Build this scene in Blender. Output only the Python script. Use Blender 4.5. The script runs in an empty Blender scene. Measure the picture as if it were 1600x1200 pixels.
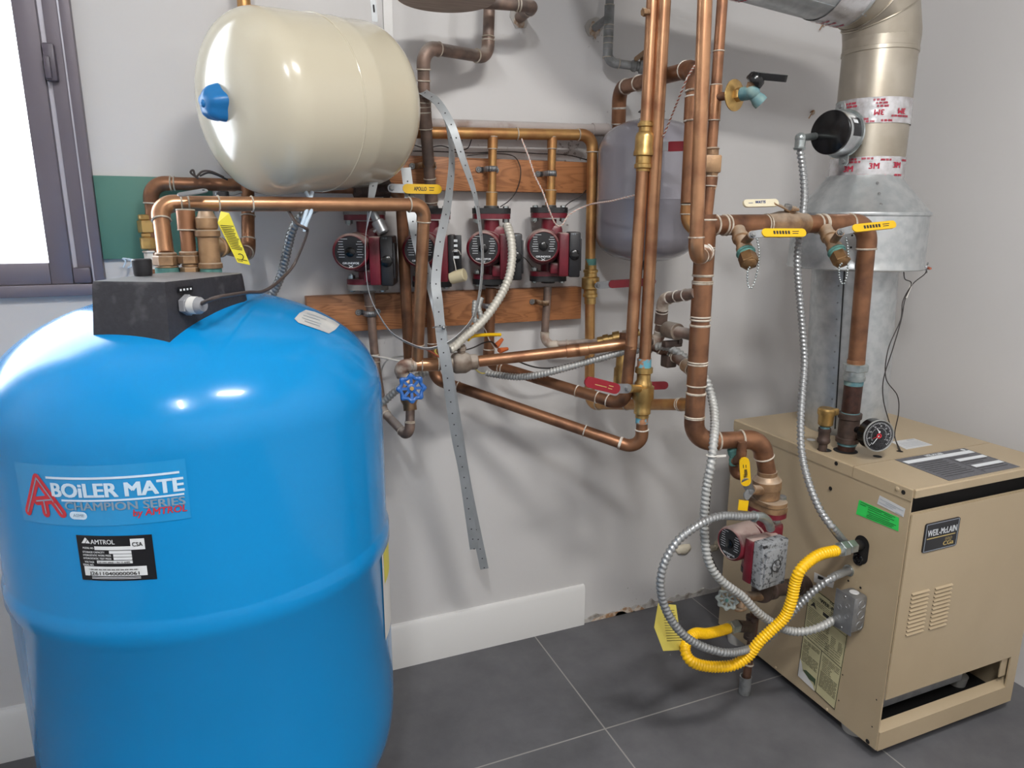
import bpy, bmesh, math, random
from mathutils import Vector, Matrix
random.seed(7)
S = bpy.context.scene
COL = S.collection
PI = math.pi
# ------------------------------------------------------------------ camera
F = 1094.0                      # focal length in pixels of a 1600 px wide frame
EYE = 1.32                      # eye height
DIST = 1.406 * EYE              # distance from the back wall (plane y = 0)
yaw, pitch, roll = (math.radians(a) for a in (22.37, 13.29, 0.2146))
_f = Vector((math.sin(yaw) * math.cos(pitch), math.cos(yaw) * math.cos(pitch), -math.sin(pitch)))
_r = Vector((math.cos(yaw), -math.sin(yaw), 0))
_u = _r.cross(_f)
RT = math.cos(roll) * _r + math.sin(roll) * _u
UP = -math.sin(roll) * _r + math.cos(roll) * _u
FW = _f
CAM = Vector((0, -DIST, EYE))
def ray(px, py):
    return RT * ((px - 800) / F) - UP * ((py - 600) / F) + FW
def W(px, py, off):
    """point at distance off in front of the back wall"""
    d = ray(px, py); return CAM + d * ((DIST - off) / d.y)
def WZ(px, py, z):
    d = ray(px, py); return CAM + d * ((z - EYE) / d.z)
def WX(px, py, x):
    d = ray(px, py); return CAM + d * (x / d.x)
def V(*a):
    return Vector(a)
X, Y, Z = V(1, 0, 0), V(0, 1, 0), V(0, 0, 1)

cd = bpy.data.cameras.new('camera'); cam = bpy.data.objects.new('camera', cd); COL.objects.link(cam)
cd.sensor_width = 36; cd.lens = F / 1600 * 36; cd.clip_start = .02
cam.matrix_world = Matrix((( RT.x, UP.x, -FW.x, CAM.x), (RT.y, UP.y, -FW.y, CAM.y), (RT.z, UP.z, -FW.z, CAM.z), (0, 0, 0, 1)))
S.camera = cam
S.view_settings.view_transform = 'Standard'
S.view_settings.look = 'None'
S.view_settings.gamma = 1
S.view_settings.use_curve_mapping = False
S.view_settings.exposure = 0.22

# ------------------------------------------------------------------ materials
def lin(h):
    h = h.lstrip('#'); o = []
    for i in (0, 2, 4):
        c = int(h[i:i + 2], 16) / 255
        o.append(c / 12.92 if c <= .04045 else ((c + .055) / 1.055) ** 2.4)
    return (*o, 1)
M = {}
def mat(name, col, rough=.5, metal=0.0, col2=None, scale=20, lo=.4, hi=.7, bump=0, bscale=60, dust=None, dustamt=.6, coat=0, detail=4, stretch=None, spec=None, rough2=None):
    m = bpy.data.materials.new(name); m.use_nodes = True
    nt = m.node_tree; N = nt.nodes; L = nt.links; b = N['Principled BSDF']
    b.inputs['Roughness'].default_value = rough; b.inputs['Metallic'].default_value = metal
    if coat: b.inputs['Coat Weight'].default_value = coat; b.inputs['Coat Roughness'].default_value = .06
    if spec is not None: b.inputs['Specular IOR Level'].default_value = spec
    b.inputs['Base Color'].default_value = lin(col)
    tc = N.new('ShaderNodeTexCoord'); src = tc.outputs['Object']
    if stretch:
        mp = N.new('ShaderNodeMapping'); mp.inputs['Scale'].default_value = stretch
        L.new(src, mp.inputs['Vector']); src = mp.outputs['Vector']
    out = None
    if col2:
        n = N.new('ShaderNodeTexNoise'); n.inputs['Scale'].default_value = scale; n.inputs['Detail'].default_value = detail
        L.new(src, n.inputs['Vector'])
        r = N.new('ShaderNodeMapRange'); r.inputs['From Min'].default_value = lo; r.inputs['From Max'].default_value = hi
        L.new(n.outputs['Fac'], r.inputs['Value'])
        x = N.new('ShaderNodeMix'); x.data_type = 'RGBA'; x.inputs[6].default_value = lin(col); x.inputs[7].default_value = lin(col2)
        L.new(r.outputs['Result'], x.inputs[0]); out = x.outputs[2]
        if rough2 is not None:
            rr = N.new('ShaderNodeMapRange'); rr.inputs['To Min'].default_value = rough; rr.inputs['To Max'].default_value = rough2
            L.new(r.outputs['Result'], rr.inputs['Value']); L.new(rr.outputs['Result'], b.inputs['Roughness'])
    if dust:                                   # settled dust lies on upward surfaces
        g = N.new('ShaderNodeNewGeometry'); sp = N.new('ShaderNodeSeparateXYZ'); L.new(g.outputs['Normal'], sp.inputs[0])
        n2 = N.new('ShaderNodeTexNoise'); n2.inputs['Scale'].default_value = 45; L.new(tc.outputs['Object'], n2.inputs['Vector'])
        ad = N.new('ShaderNodeMath'); ad.operation = 'MULTIPLY_ADD'; ad.inputs[1].default_value = .9; L.new(n2.outputs['Fac'], ad.inputs[0]); L.new(sp.outputs['Z'], ad.inputs[2])
        r2 = N.new('ShaderNodeMapRange'); r2.inputs['From Min'].default_value = .65; r2.inputs['From Max'].default_value = 1.35; r2.inputs['To Max'].default_value = dustamt
        L.new(ad.outputs[0], r2.inputs['Value'])
        x2 = N.new('ShaderNodeMix'); x2.data_type = 'RGBA'; x2.inputs[7].default_value = lin(dust)
        if out: L.new(out, x2.inputs[6])
        else: x2.inputs[6].default_value = lin(col)
        L.new(r2.outputs['Result'], x2.inputs[0]); out = x2.outputs[2]
        if metal:
            r3 = N.new('ShaderNodeMapRange'); r3.inputs['To Min'].default_value = metal; r3.inputs['To Max'].default_value = 0
            L.new(r2.outputs['Result'], r3.inputs['Value']); L.new(r3.outputs['Result'], b.inputs['Metallic'])
    if out: L.new(out, b.inputs['Base Color'])
    if bump:
        n3 = N.new('ShaderNodeTexNoise'); n3.inputs['Scale'].default_value = bscale; n3.inputs['Detail'].default_value = 5
        L.new(src, n3.inputs['Vector'])
        bp = N.new('ShaderNodeBump'); bp.inputs['Strength'].default_value = bump; bp.inputs['Distance'].default_value = .002
        L.new(n3.outputs['Fac'], bp.inputs['Height']); L.new(bp.outputs['Normal'], b.inputs['Normal'])
    M[name] = m
    return m
mat('wall_paint', 'd3d1d0', .55, col2='cccac9', scale=1.2, lo=.3, hi=.7, bump=.06, bscale=90)
mat('ceiling_paint', 'dcdad6', .7)
mat('trim_white', 'dddcda', .35)
mat('plaster', 'b9b5b0', .8, col2='857f78', scale=30, lo=.5, hi=.68, bump=.5, bscale=80)
mat('brown_paper', 'a07a58', .8, col2='d2c6b8', scale=60, lo=.4, hi=.6)
mat('window_metal', '716a72', .38, metal=.2, col2='787078', scale=4)
mat('gasket', '1c1b1d', .6)
mat('copper', 'b98b68', .3, metal=.8, col2='8a6048', scale=14, lo=.42, hi=.72, detail=6, rough2=.5)
mat('copper_gold', 'c3965f', .34, metal=.7, col2='a3704a', scale=18, lo=.4, hi=.7, detail=6, rough2=.48)
mat('copper_brown', '93684c', .38, metal=.65, col2='5f4234', scale=18, lo=.44, hi=.74, detail=7, rough2=.6)
mat('copper_dark', '7a5a4a', .45, metal=.6, col2='57453d', scale=20, lo=.4, hi=.7, detail=6, dust='a09890', dustamt=.7)
mat('copper_dusty', '8a7468', .5, metal=.4, col2='645852', scale=25, lo=.4, hi=.66, detail=7, dust='b5aca4', dustamt=.85)
mat('pipe_grey', '8f9192', .6, metal=.2, col2='5f605f', scale=30, dust='a8a6a2')
mat('painted_pipe', 'a99f9b', .6, col2='8d7a70', scale=15, lo=.55, hi=.7, dust='b8b4b2')
mat('flux', 'c2b8aa', .6, col2='968876', scale=60)
mat('flux_white', 'd6d0c6', .6, col2='9b8878', scale=40, lo=.45, hi=.6, bump=.4)
mat('fluxed_copper', 'c4b8aa', .6, col2='87685a', scale=22, lo=.45, hi=.62, bump=.3)
mat('verdigris', '5a8a80', .75, col2='3f6a68', scale=50, lo=.4, hi=.65, bump=.3)
mat('brass_dark', '8d6c48', .38, metal=.65, col2='634a33', scale=40)
mat('teal_paint', '4a737c', .8, col2='788f8b', scale=40)
mat('blue_stain', '5f9fb2', .65, col2='a07252', scale=45, lo=.47, hi=.56)
mat('brass', 'c7a467', .33, metal=.8, col2='96784a', scale=30, lo=.45, hi=.7)
mat('bronze', 'a58462', .48, metal=.5, col2='7b6049', scale=30, lo=.4, hi=.65, dust='b9ad9d', dustamt=.6, bump=.15, bscale=200)
mat('bronze_grey', '8b7d70', .6, metal=.35, col2='6d5c50', scale=35, dust='b8b0a6', dustamt=.7, bump=.2, bscale=200)
mat('galvanized', 'a3a5a8', .42, metal=.75, col2='8d9093', scale=30, lo=.35, hi=.7)
mat('flue_steel', 'bdb5a7', .3, metal=.78, col2='a09686', scale=9, lo=.35, hi=.75, rough2=.4)
mat('hood_steel', 'c6c9ca', .33, metal=.72, col2='b4b9bb', scale=40, lo=.4, hi=.65, rough2=.42)
mat('foil', 'dcdcde', .22, metal=.6, col2='b9b3b4', scale=40, bump=.5, bscale=45)
mat('ink_red', 'b02640', .6)
mat('zinc', 'b6bcbc', .3, metal=.8, col2='8f9a9a', scale=40)
mat('steel', 'a7a9a8', .35, metal=.8)
mat('bolt_steel', '8f9090', .4, metal=.7)
mat('strap_steel', 'aeb2b5', .45, metal=.45, col2='a0a4a6', scale=20)
mat('hole_dark', '2b2b2c', .8)
mat('black_iron', '54443d', .55, metal=.3, col2='3d332e', scale=35, lo=.4, hi=.7, bump=.25, bscale=120)
mat('black_nipple', '4d332b', .5, metal=.4, col2='33241f', scale=50, bump=.3, bscale=150)
mat('blue_enamel', '0a87ca', .2, coat=.22, col2='0883c4', scale=3, spec=.3)
mat('white_enamel', 'c6bea9', .2, coat=.45)
mat('grey_enamel', '8b8890', .22, coat=.4)
mat('tan_enamel', 'b09e82', .42, col2='ab997d', scale=5, bump=.04, bscale=250)
mat('dark_inside', '141212', .8)
mat('blue_cap', '1b6fae', .35)
mat('red_cast', '711b2a', .42, col2='601522', scale=30, dust='b3a199', dustamt=.9, bump=.1, bscale=200)
mat('black_cast', '232325', .55, dust='6f6b68', dustamt=.8)
mat('grey_cast', '7f7c78', .6, dust='b0aba4', dustamt=.8)
mat('black_plastic', '1d1d20', .4, col2='26262a', scale=30)
mat('box_plastic', '2a2a2f', .45, col2='303036', scale=120, dust='9a9a9a', dustamt=.5, bump=.25, bscale=300)
mat('dusty_cover', '8d9093', .75, col2='3c3e42', scale=120, lo=.52, hi=.66, bump=.2)
mat('gloss_black', '0c0c0e', .22)
mat('plate_black', '1e1f24', .4)
mat('label_black', '15161b', .35)
mat('ink_white', 'dfe3e6', .5)
mat('ink_lightblue', 'c7def0', .5)
mat('ink_grey', '9aa3ad', .5)
mat('ink_bluegrey', '7f97ad', .5)
mat('ink_brightred', 'c5303c', .5)
mat('ink_dark', '2a2927', .6)
mat('ink_blue', '2a3f78', .6)
mat('ink_gold', 'c2ab6c', .45)
mat('decal_clear', '1d90d0', .2, coat=.5)
mat('sticker_white', 'd6d5d2', .5)
mat('sticker_silver', 'c9cacb', .4)
mat('paper_torn', 'b3b4b4', .6, col2='c9c8c4', scale=20)
mat('sticker_cream', 'c4bd94', .5)
mat('sticker_yellow', 'd4c94a', .5)
mat('sticker_green', '32d15c', .45)
mat('label_grey', '63646a', .45, col2='55565b', scale=150)
mat('tag_yellow', 'e0d33c', .5)
mat('tag_pale', 'cfc05c', .5)
mat('yellow_plastic', 'e2b40f', .38)
mat('yellow_hose', 'f2bd0c', .35)
mat('red_plastic', '8e1c2a', .38)
mat('cream_plastic', 'd6cdb2', .45)
mat('orange_plastic', 'c0602f', .5)
mat('handle_blue', '1d5da8', .35, coat=.3)
mat('wheel_grey', '979d99', .6, col2='7d8481', scale=60)
mat('conduit', 'a2a4a5', .38, metal=.65)
mat('conduit_dusty', 'a9aaa8', .5, metal=.4, dust='b9b8b4')
mat('conduit_white', 'c9c5ba', .45, metal=.25)
mat('cable_black', '2a2524', .5)
mat('cable_brown', '4d423e', .5)
mat('cable_white', 'd6d2cb', .45)
mat('wire_red', 'a3573f', .5)
mat('wire_pink', 'd0a79b', .5)
mat('plastic_clear', 'c4d6e6', .25)
mat('green_board', '4f7d70', .55)
mat('gland_grey', '8b8c90', .5)
mat('latch_metal', '5c5560', .4)
mat('foam', 'd5ccb8', .8, bump=.6, bscale=60)
mat('plywood', 'b3a397', .7, col2='9c8c80', scale=12, stretch=(1, 6, 1))
mat('bark_edge', '8f7d5a', .8)
mat('pvc_grey', 'b5b3ae', .5)
mat('house_white', 'f2f2ee', .8)
mat('house_glass', '8aa0b0', .2)
mat('snow', 'eef0f2', .9)
mat('bulb_cream', 'd2c6a4', .5)
# glass
g = bpy.data.materials.new('glass'); g.use_nodes = True
nt = g.node_tree; bs = nt.nodes['Principled BSDF']; nt.nodes.remove(bs)
tr = nt.nodes.new('ShaderNodeBsdfTransparent'); gl = nt.nodes.new('ShaderNodeBsdfGlossy'); gl.inputs['Roughness'].default_value = .02
mx = nt.nodes.new('ShaderNodeMixShader'); mx.inputs[0].default_value = .06
nt.links.new(tr.outputs[0], mx.inputs[1]); nt.links.new(gl.outputs[0], mx.inputs[2]); nt.links.new(mx.outputs[0], nt.nodes['Material Output'].inputs[0]); M['glass'] = g
# lamp
g = bpy.data.materials.new('lamp_diffuser'); g.use_nodes = True
b = g.node_tree.nodes['Principled BSDF']; b.inputs['Emission Color'].default_value = (1, .93, .82, 1); b.inputs['Emission Strength'].default_value = 8; M['lamp_diffuser'] = g
# wood with grain along x
def wood(name, c1, c2, c3):
    m = bpy.data.materials.new(name); m.use_nodes = True; nt = m.node_tree; N = nt.nodes; L = nt.links; b = N['Principled BSDF']
    tc = N.new('ShaderNodeTexCoord'); mp = N.new('ShaderNodeMapping'); mp.inputs['Scale'].default_value = (1.3, 8, 11); L.new(tc.outputs['Object'], mp.inputs[0])
    n = N.new('ShaderNodeTexNoise'); n.inputs['Scale'].default_value = 1.6; n.inputs['Detail'].default_value = 3; n.inputs['Distortion'].default_value = 1.1; L.new(mp.outputs[0], n.inputs['Vector'])
    ml = N.new('ShaderNodeMath'); ml.operation = 'MULTIPLY'; ml.inputs[1].default_value = 14; L.new(n.outputs['Fac'], ml.inputs[0])
    fr = N.new('ShaderNodeMath'); fr.operation = 'FRACT'; L.new(ml.outputs[0], fr.inputs[0])
    cr = N.new('ShaderNodeValToRGB'); e = cr.color_ramp.elements; e[0].color = lin(c2); e[0].position = 0; e[1].color = lin(c1); e[1].position = .45
    k = cr.color_ramp.elements.new(.85); k.color = lin(c1); k2 = cr.color_ramp.elements.new(1); k2.color = lin(c2)
    L.new(fr.outputs[0], cr.inputs[0])
    n2 = N.new('ShaderNodeTexNoise'); n2.inputs['Scale'].default_value = 5; L.new(tc.outputs['Object'], n2.inputs['Vector'])
    mx = N.new('ShaderNodeMix'); mx.data_type = 'RGBA'; mx.inputs[7].default_value = lin(c3); L.new(cr.outputs[0], mx.inputs[6])
    rg = N.new('ShaderNodeMapRange'); rg.inputs['From Min'].default_value = .45; rg.inputs['From Max'].default_value = .8; rg.inputs['To Max'].default_value = .7; L.new(n2.outputs['Fac'], rg.inputs[0]); L.new(rg.outputs[0], mx.inputs[0])
    L.new(mx.outputs[2], b.inputs['Base Color']); b.inputs['Roughness'].default_value = .5
    M[name] = m
wood('pine_board', 'ad744a', '8a5836', 'a06a44')
# floor tiles: large dark porcelain with pale grout
def tile():
    m = bpy.data.materials.new('floor_tile'); m.use_nodes = True; nt = m.node_tree; N = nt.nodes; L = nt.links; b = N['Principled BSDF']
    tc = N.new('ShaderNodeTexCoord'); ge = N.new('ShaderNodeNewGeometry'); sp = N.new('ShaderNodeSeparateXYZ'); L.new(ge.outputs['Position'], sp.inputs[0])
    outs = []
    for ax, off in (('X', .842), ('Y', -.470)):
        a = N.new('ShaderNodeMath'); a.operation = 'SUBTRACT'; a.inputs[1].default_value = off - 6.2; L.new(sp.outputs[ax], a.inputs[0])
        d = N.new('ShaderNodeMath'); d.operation = 'DIVIDE'; d.inputs[1].default_value = .62; L.new(a.outputs[0], d.inputs[0])
        f = N.new('ShaderNodeMath'); f.operation = 'FRACT'; L.new(d.outputs[0], f.inputs[0])
        p = N.new('ShaderNodeMath'); p.operation = 'PINGPONG'; p.inputs[1].default_value = .5; L.new(f.outputs[0], p.inputs[0])
        l = N.new('ShaderNodeMath'); l.operation = 'LESS_THAN'; l.inputs[1].default_value = .0032; L.new(p.outputs[0], l.inputs[0]); outs.append(l)
    mxx = N.new('ShaderNodeMath'); mxx.operation = 'MAXIMUM'; L.new(outs[0].outputs[0], mxx.inputs[0]); L.new(outs[1].outputs[0], mxx.inputs[1])
    n = N.new('ShaderNodeTexNoise'); n.inputs['Scale'].default_value = 5; n.inputs['Detail'].default_value = 9; n.inputs['Roughness'].default_value = .65; L.new(tc.outputs['Object'], n.inputs['Vector'])
    cr = N.new('ShaderNodeValToRGB'); cr.color_ramp.elements[0].color = lin('525255'); cr.color_ramp.elements[0].position = .3; cr.color_ramp.elements[1].color = lin('6c6c6f'); cr.color_ramp.elements[1].position = .75; L.new(n.outputs['Fac'], cr.inputs[0])
    mx = N.new('ShaderNodeMix'); mx.data_type = 'RGBA'; mx.inputs[7].default_value = lin('95938f'); L.new(cr.outputs[0], mx.inputs[6]); L.new(mxx.outputs[0], mx.inputs[0]); L.new(mx.outputs[2], b.inputs['Base Color'])
    rg = N.new('ShaderNodeMapRange'); rg.inputs['To Min'].default_value = .5; rg.inputs['To Max'].default_value = .68; L.new(n.outputs['Fac'], rg.inputs[0]); L.new(rg.outputs[0], b.inputs['Roughness'])
    bp = N.new('ShaderNodeBump'); bp.inputs['Strength'].default_value = .12; bp.inputs['Distance'].default_value = .003; L.new(n.outputs['Fac'], bp.inputs['Height']); L.new(bp.outputs[0], b.inputs['Normal'])
    M['floor_tile'] = m
tile()
# grime flecks on the old plaster round the header pipes, a shape of its own on the wall
def grime():
    m = M['wall_paint'].copy(); m.name = 'wall_paint_stained'; nt = m.node_tree; N = nt.nodes; L = nt.links; b = N['Principled BSDF']
    src = b.inputs['Base Color'].links[0].from_socket; ge = N.new('ShaderNodeNewGeometry')
    n = N.new('ShaderNodeTexNoise'); n.inputs['Scale'].default_value = 85; n.inputs['Detail'].default_value = 3; L.new(ge.outputs['Position'], n.inputs['Vector'])
    acc = None
    for (px, py, off, rad, amt) in GR:
        p = W(px, py, 0); d = N.new('ShaderNodeVectorMath'); d.operation = 'DISTANCE'; d.inputs[1].default_value = p; L.new(ge.outputs['Position'], d.inputs[0])
        r = N.new('ShaderNodeMapRange'); r.inputs['From Min'].default_value = 0; r.inputs['From Max'].default_value = rad; r.inputs['To Min'].default_value = amt; r.inputs['To Max'].default_value = 0; L.new(d.outputs['Value'], r.inputs['Value'])
        if acc is None: acc = r.outputs['Result']
        else:
            a = N.new('ShaderNodeMath'); a.operation = 'MAXIMUM'; L.new(acc, a.inputs[0]); L.new(r.outputs['Result'], a.inputs[1]); acc = a.outputs[0]
    s = N.new('ShaderNodeMath'); s.operation = 'MULTIPLY_ADD'; s.inputs[1].default_value = .34; L.new(acc, s.inputs[0]); L.new(n.outputs['Fac'], s.inputs[2])
    t = N.new('ShaderNodeMapRange'); t.inputs['From Min'].default_value = .76; t.inputs['From Max'].default_value = .84; t.inputs['To Max'].default_value = .75; L.new(s.outputs[0], t.inputs['Value'])
    x = N.new('ShaderNodeMix'); x.data_type = 'RGBA'; x.inputs[7].default_value = lin('6a625c'); L.new(src, x.inputs[6]); L.new(t.outputs['Result'], x.inputs[0]); L.new(x.outputs[2], b.inputs['Base Color'])
    M['wall_paint_stained'] = m
GR = [(890, 230, 0, .12, .75), (800, 235, 0, .09, .5), (720, 228, 0, .09, .45), (925, 65, 0, .07, .55), (815, 35, 0, .05, .6), (940, 180, 0, .10, .35), (880, 340, 0, .12, .4), (525, 430, 0, .08, .3), (800, 380, 0, .1, .4), (1060, 950, 0, .2, .4), (1000, 930, 0, .2, .4), (598, 535, 0, .05, .45), (760, 700, 0, .3, .22), (1140, 560, 0, .2, .22)]
grime()

# ------------------------------------------------------------------ object helpers
def tag(o, label=None, cat=None, group=None, kind=None):
    if label: o['label'] = label
    if cat: o['category'] = cat
    if group: o['group'] = group
    if kind: o['kind'] = kind
    return o
def thing(name, label, cat, loc=(0, 0, 0), group=None):
    o = bpy.data.objects.new(name, None); COL.objects.link(o); o.location = loc; o.empty_display_size = .03
    return tag(o, label, cat, group)
def origin_of(o):
    p = Vector((0, 0, 0))
    while o is not None:
        p += o.location; o = o.parent
    return p
def frame(a, hint=None):
    """two unit vectors perpendicular to a"""
    a = a.normalized()
    h = hint if hint is not None else (Z if abs(a.z) < .9 else X)
    u = (h - a * h.dot(a)).normalized()
    return u, a.cross(u)
class MB:
    """collects faces (world coordinates) and links them as ONE mesh object"""
    def __init__(s, mats=None):
        s.bm = bmesh.new(); s.mats = mats if isinstance(mats, (list, tuple)) else [mats]; s.mi = 0
    def face(s, vs):
        try:
            f = s.bm.faces.new(vs); f.material_index = s.mi; f.smooth = True; return f
        except ValueError: return None
    def box(s, c, size, ax=None, bev=0):
        ax = ax or (X, Y, Z); c = Vector(c); h = [x / 2 for x in size]
        vs = {}
        for i in (-1, 1):
            for j in (-1, 1):
                for k in (-1, 1): vs[i, j, k] = s.bm.verts.new(c + ax[0] * (i * h[0]) + ax[1] * (j * h[1]) + ax[2] * (k * h[2]))
        fs = []
        for q in (((-1,-1,-1),(-1,-1,1),(-1,1,1),(-1,1,-1)), ((1,-1,-1),(1,1,-1),(1,1,1),(1,-1,1)), ((-1,-1,-1),(1,-1,-1),(1,-1,1),(-1,-1,1)),
                  ((-1,1,-1),(-1,1,1),(1,1,1),(1,1,-1)), ((-1,-1,-1),(-1,1,-1),(1,1,-1),(1,-1,-1)), ((-1,-1,1),(1,-1,1),(1,1,1),(-1,1,1))):
            fs.append(s.face([vs[t] for t in q]))
        if bev:
            ed = list({e for f in fs for e in f.edges})
            r = bmesh.ops.bevel(s.bm, geom=ed, offset=bev, segments=2, affect='EDGES', profile=.5)
            for f in r['faces']: f.material_index = s.mi; f.smooth = True
        return s
    def mm(s, lo, hi, bev=0):
        lo, hi = Vector(lo), Vector(hi); return s.box((lo + hi) / 2, [abs(x) for x in (hi - lo)], None, bev)
    def rings(s, R, close=(True, True), loop=False):
        vr = [[s.bm.verts.new(p) for p in r] for r in R]
        n = len(vr[0]); k = len(vr)
        for i in range(k if loop else k - 1):
            a, b = vr[i], vr[(i + 1) % k]
            for j in range(n): s.face([a[j], a[(j + 1) % n], b[(j + 1) % n], b[j]])
        if not loop:
            if close[0]: s.face(vr[0][::-1])
            if close[1]: s.face(vr[-1])
        return s
    def lathe(s, p0, axis, prof, seg=24, hint=None, close=(True, True), phase=0):
        p0 = Vector(p0); a = Vector(axis).normalized(); u, v = frame(a, hint)
        R = []
        for t, r in prof:
            r = max(r, 1e-4)
            R.append([p0 + a * t + (u * math.cos(2 * PI * j / seg + phase) + v * math.sin(2 * PI * j / seg + phase)) * r for j in range(seg)])
        return s.rings(R, close)
    def cyl(s, p0, p1, r, seg=20, r1=None, bev=0, phase=0, hint=None):
        p0, p1 = Vector(p0), Vector(p1); d = p1 - p0; L = d.length; r1 = r if r1 is None else r1
        pr = [(0, r), (L, r1)] if not bev else [(0, r - bev), (bev, r), (L - bev, r1), (L, r1 - bev)]
        return s.lathe(p0, d, pr, seg, hint, phase=phase)
    def hexa(s, p0, p1, r, phase=0, hint=None):
        return s.cyl(p0, p1, r, 6, bev=r * .08, phase=phase, hint=hint)
    def torus(s, c, axis, R, r, seg=24, ring=8):
        c = Vector(c); a = Vector(axis).normalized(); u, v = frame(a); RR = []
        for i in range(seg):
            d = u * math.cos(2 * PI * i / seg) + v * math.sin(2 * PI * i / seg)
            RR.append([c + d * (R + r * math.cos(2 * PI * j / ring)) + a * (r * math.sin(2 * PI * j / ring)) for j in range(ring)])
        return s.rings(RR, loop=True)
    def sphere(s, c, r, seg=16, ring=10, sc=(1, 1, 1)):
        c = Vector(c); RR = []
        for i in range(1, ring):
            t = PI * i / ring
            RR.append([c + V(sc[0] * r * math.sin(t) * math.cos(2 * PI * j / seg), sc[1] * r * math.sin(t) * math.sin(2 * PI * j / seg), -sc[2] * r * math.cos(t)) for j in range(seg)])
        return s.rings(RR)
    def sweep(s, pts, r, seg=14, close=(True, True), hint=None, fn=None):
        pts = [Vector(p) for p in pts]; n = len(pts); T = []
        for i in range(n):
            d = (pts[min(i + 1, n - 1)] - pts[max(i - 1, 0)]); T.append(d.normalized() if d.length > 1e-9 else (T[-1] if T else Z))
        u, v = frame(T[0], hint); R = []
        acc = 0
        for i in range(n):
            if i:
                u = (u - T[i] * u.dot(T[i])).normalized(); acc += (pts[i] - pts[i - 1]).length
            v = T[i].cross(u)
            R.append([pts[i] + (u * math.cos(2 * PI * j / seg) + v * math.sin(2 * PI * j / seg)) * (fn(acc, 2 * PI * j / seg) if fn else r) for j in range(seg)])
        return s.rings(R, close)
    def prism(s, poly, vec):
        vec = Vector(vec); a = [s.bm.verts.new(Vector(p)) for p in poly]; b = [s.bm.verts.new(Vector(p) + vec) for p in poly]; n = len(a)
        s.face(a[::-1]); s.face(b)
        for i in range(n): s.face([a[i], a[(i + 1) % n], b[(i + 1) % n], b[i]])
        return s
    def quad(s, a, b, c, d):
        s.face([s.bm.verts.new(Vector(p)) for p in (a, b, c, d)]); return s
    def disc(s, c, n, r, seg=16):
        c = Vector(c); u, v = frame(Vector(n)); s.face([s.bm.verts.new(c + (u * math.cos(2 * PI * j / seg) + v * math.sin(2 * PI * j / seg)) * r) for j in range(seg)]); return s
    def bar(s, P, Q, w, t, n, rnd=True, w2=None):
        """flat bar from P to Q, width w (w2 at Q), thickness t along n"""
        P, Q = Vector(P), Vector(Q); d = (Q - P).normalized(); n = Vector(n); n = (n - d * n.dot(d)).normalized(); sd = d.cross(n); w2 = w2 or w
        poly = []
        k = 6 if rnd else 1
        for i in range(k + 1):
            a = -PI / 2 + PI * i / k
            poly.append(Q + (d * (math.cos(a) * w2 / 2 if rnd else 0)) + sd * (math.sin(a) * w2 / 2))
        for i in range(k + 1):
            a = PI / 2 + PI * i / k
            poly.append(P + (d * (math.cos(a) * w / 2 if rnd else 0)) + sd * (math.sin(a) * w / 2))
        return s.prism([p - n * t / 2 for p in poly], n * t)
    def text(s, body, o, xd, yd, h, width=None, shear=0, bold=0, mp=None, align='l', sp=1.0):
        """flat lettering with cap height h from its lower left corner o"""
        c = bpy.data.curves.new('t', 'FONT'); c.body = body; c.size = 1; c.shear = shear; c.resolution_u = 3; c.space_character = sp
        ob = bpy.data.objects.new('t', c); me = ob.to_mesh()
        xs = [v.co.x for v in me.vertices]
        if not xs: return s
        x0, x1 = min(xs), max(xs); k = h / .7; kx = (width / (x1 - x0)) if width else k
        xd, yd, o = Vector(xd).normalized(), Vector(yd).normalized(), Vector(o)
        sh = {'l': x0, 'c': (x0 + x1) / 2, 'r': x1}[align]
        bb = bold * .8
        e = .001
        for q, (dx, dy) in enumerate(((0, 0),) if not bold else ((-bb, -bb * .5), (bb, -bb * .5), (-bb, bb * .5), (bb, bb * .5))):
            vs = []
            for v in me.vertices:
                a, b = (v.co.x - sh + dx) * kx, (v.co.y + dy) * k
                if mp: p = mp(a, b); nn = (mp(a + e, b) - p).cross(mp(a, b + e) - p).normalized()
                else: p = o + xd * a + yd * b; nn = xd.cross(yd).normalized()
                vs.append(s.bm.verts.new(p + nn * (.00012 * q)))
            for p in me.polygons: s.face([vs[i] for i in p.vertices])
        ob.to_mesh_clear(); bpy.data.objects.remove(ob); bpy.data.curves.remove(c)
        return s
    def build(s, name, mt=None, parent=None, label=None, sharp=38, kind=None):
        if mt is not None: s.mats = mt if isinstance(mt, (list, tuple)) else [mt]
        bm = s.bm
        bmesh.ops.recalc_face_normals(bm, faces=[f for f in bm.faces])
        ca = math.radians(sharp)
        for e in bm.edges:
            if len(e.link_faces) == 2: e.smooth = e.calc_face_angle(0) < ca
        if parent is not None: org = origin_of(parent)
        else:
            co = [v.co for v in bm.verts]; org = V((min(c.x for c in co) + max(c.x for c in co)) / 2, (min(c.y for c in co) + max(c.y for c in co)) / 2, min(c.z for c in co))
        for v in bm.verts: v.co -= org
        me = bpy.data.meshes.new(name); bm.to_mesh(me); bm.free()
        for q in s.mats: me.materials.append(M[q] if isinstance(q, str) else q)
        o = bpy.data.objects.new(name, me); COL.objects.link(o)
        if parent is not None: o.parent = parent
        else: o.location = org
        if label: o['label'] = label
        if kind: o['kind'] = kind
        return o
def struct(name, mb, m, parent=None):
    o = mb.build(name, m, parent)
    if parent is None: o['kind'] = 'structure'
    return o
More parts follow.
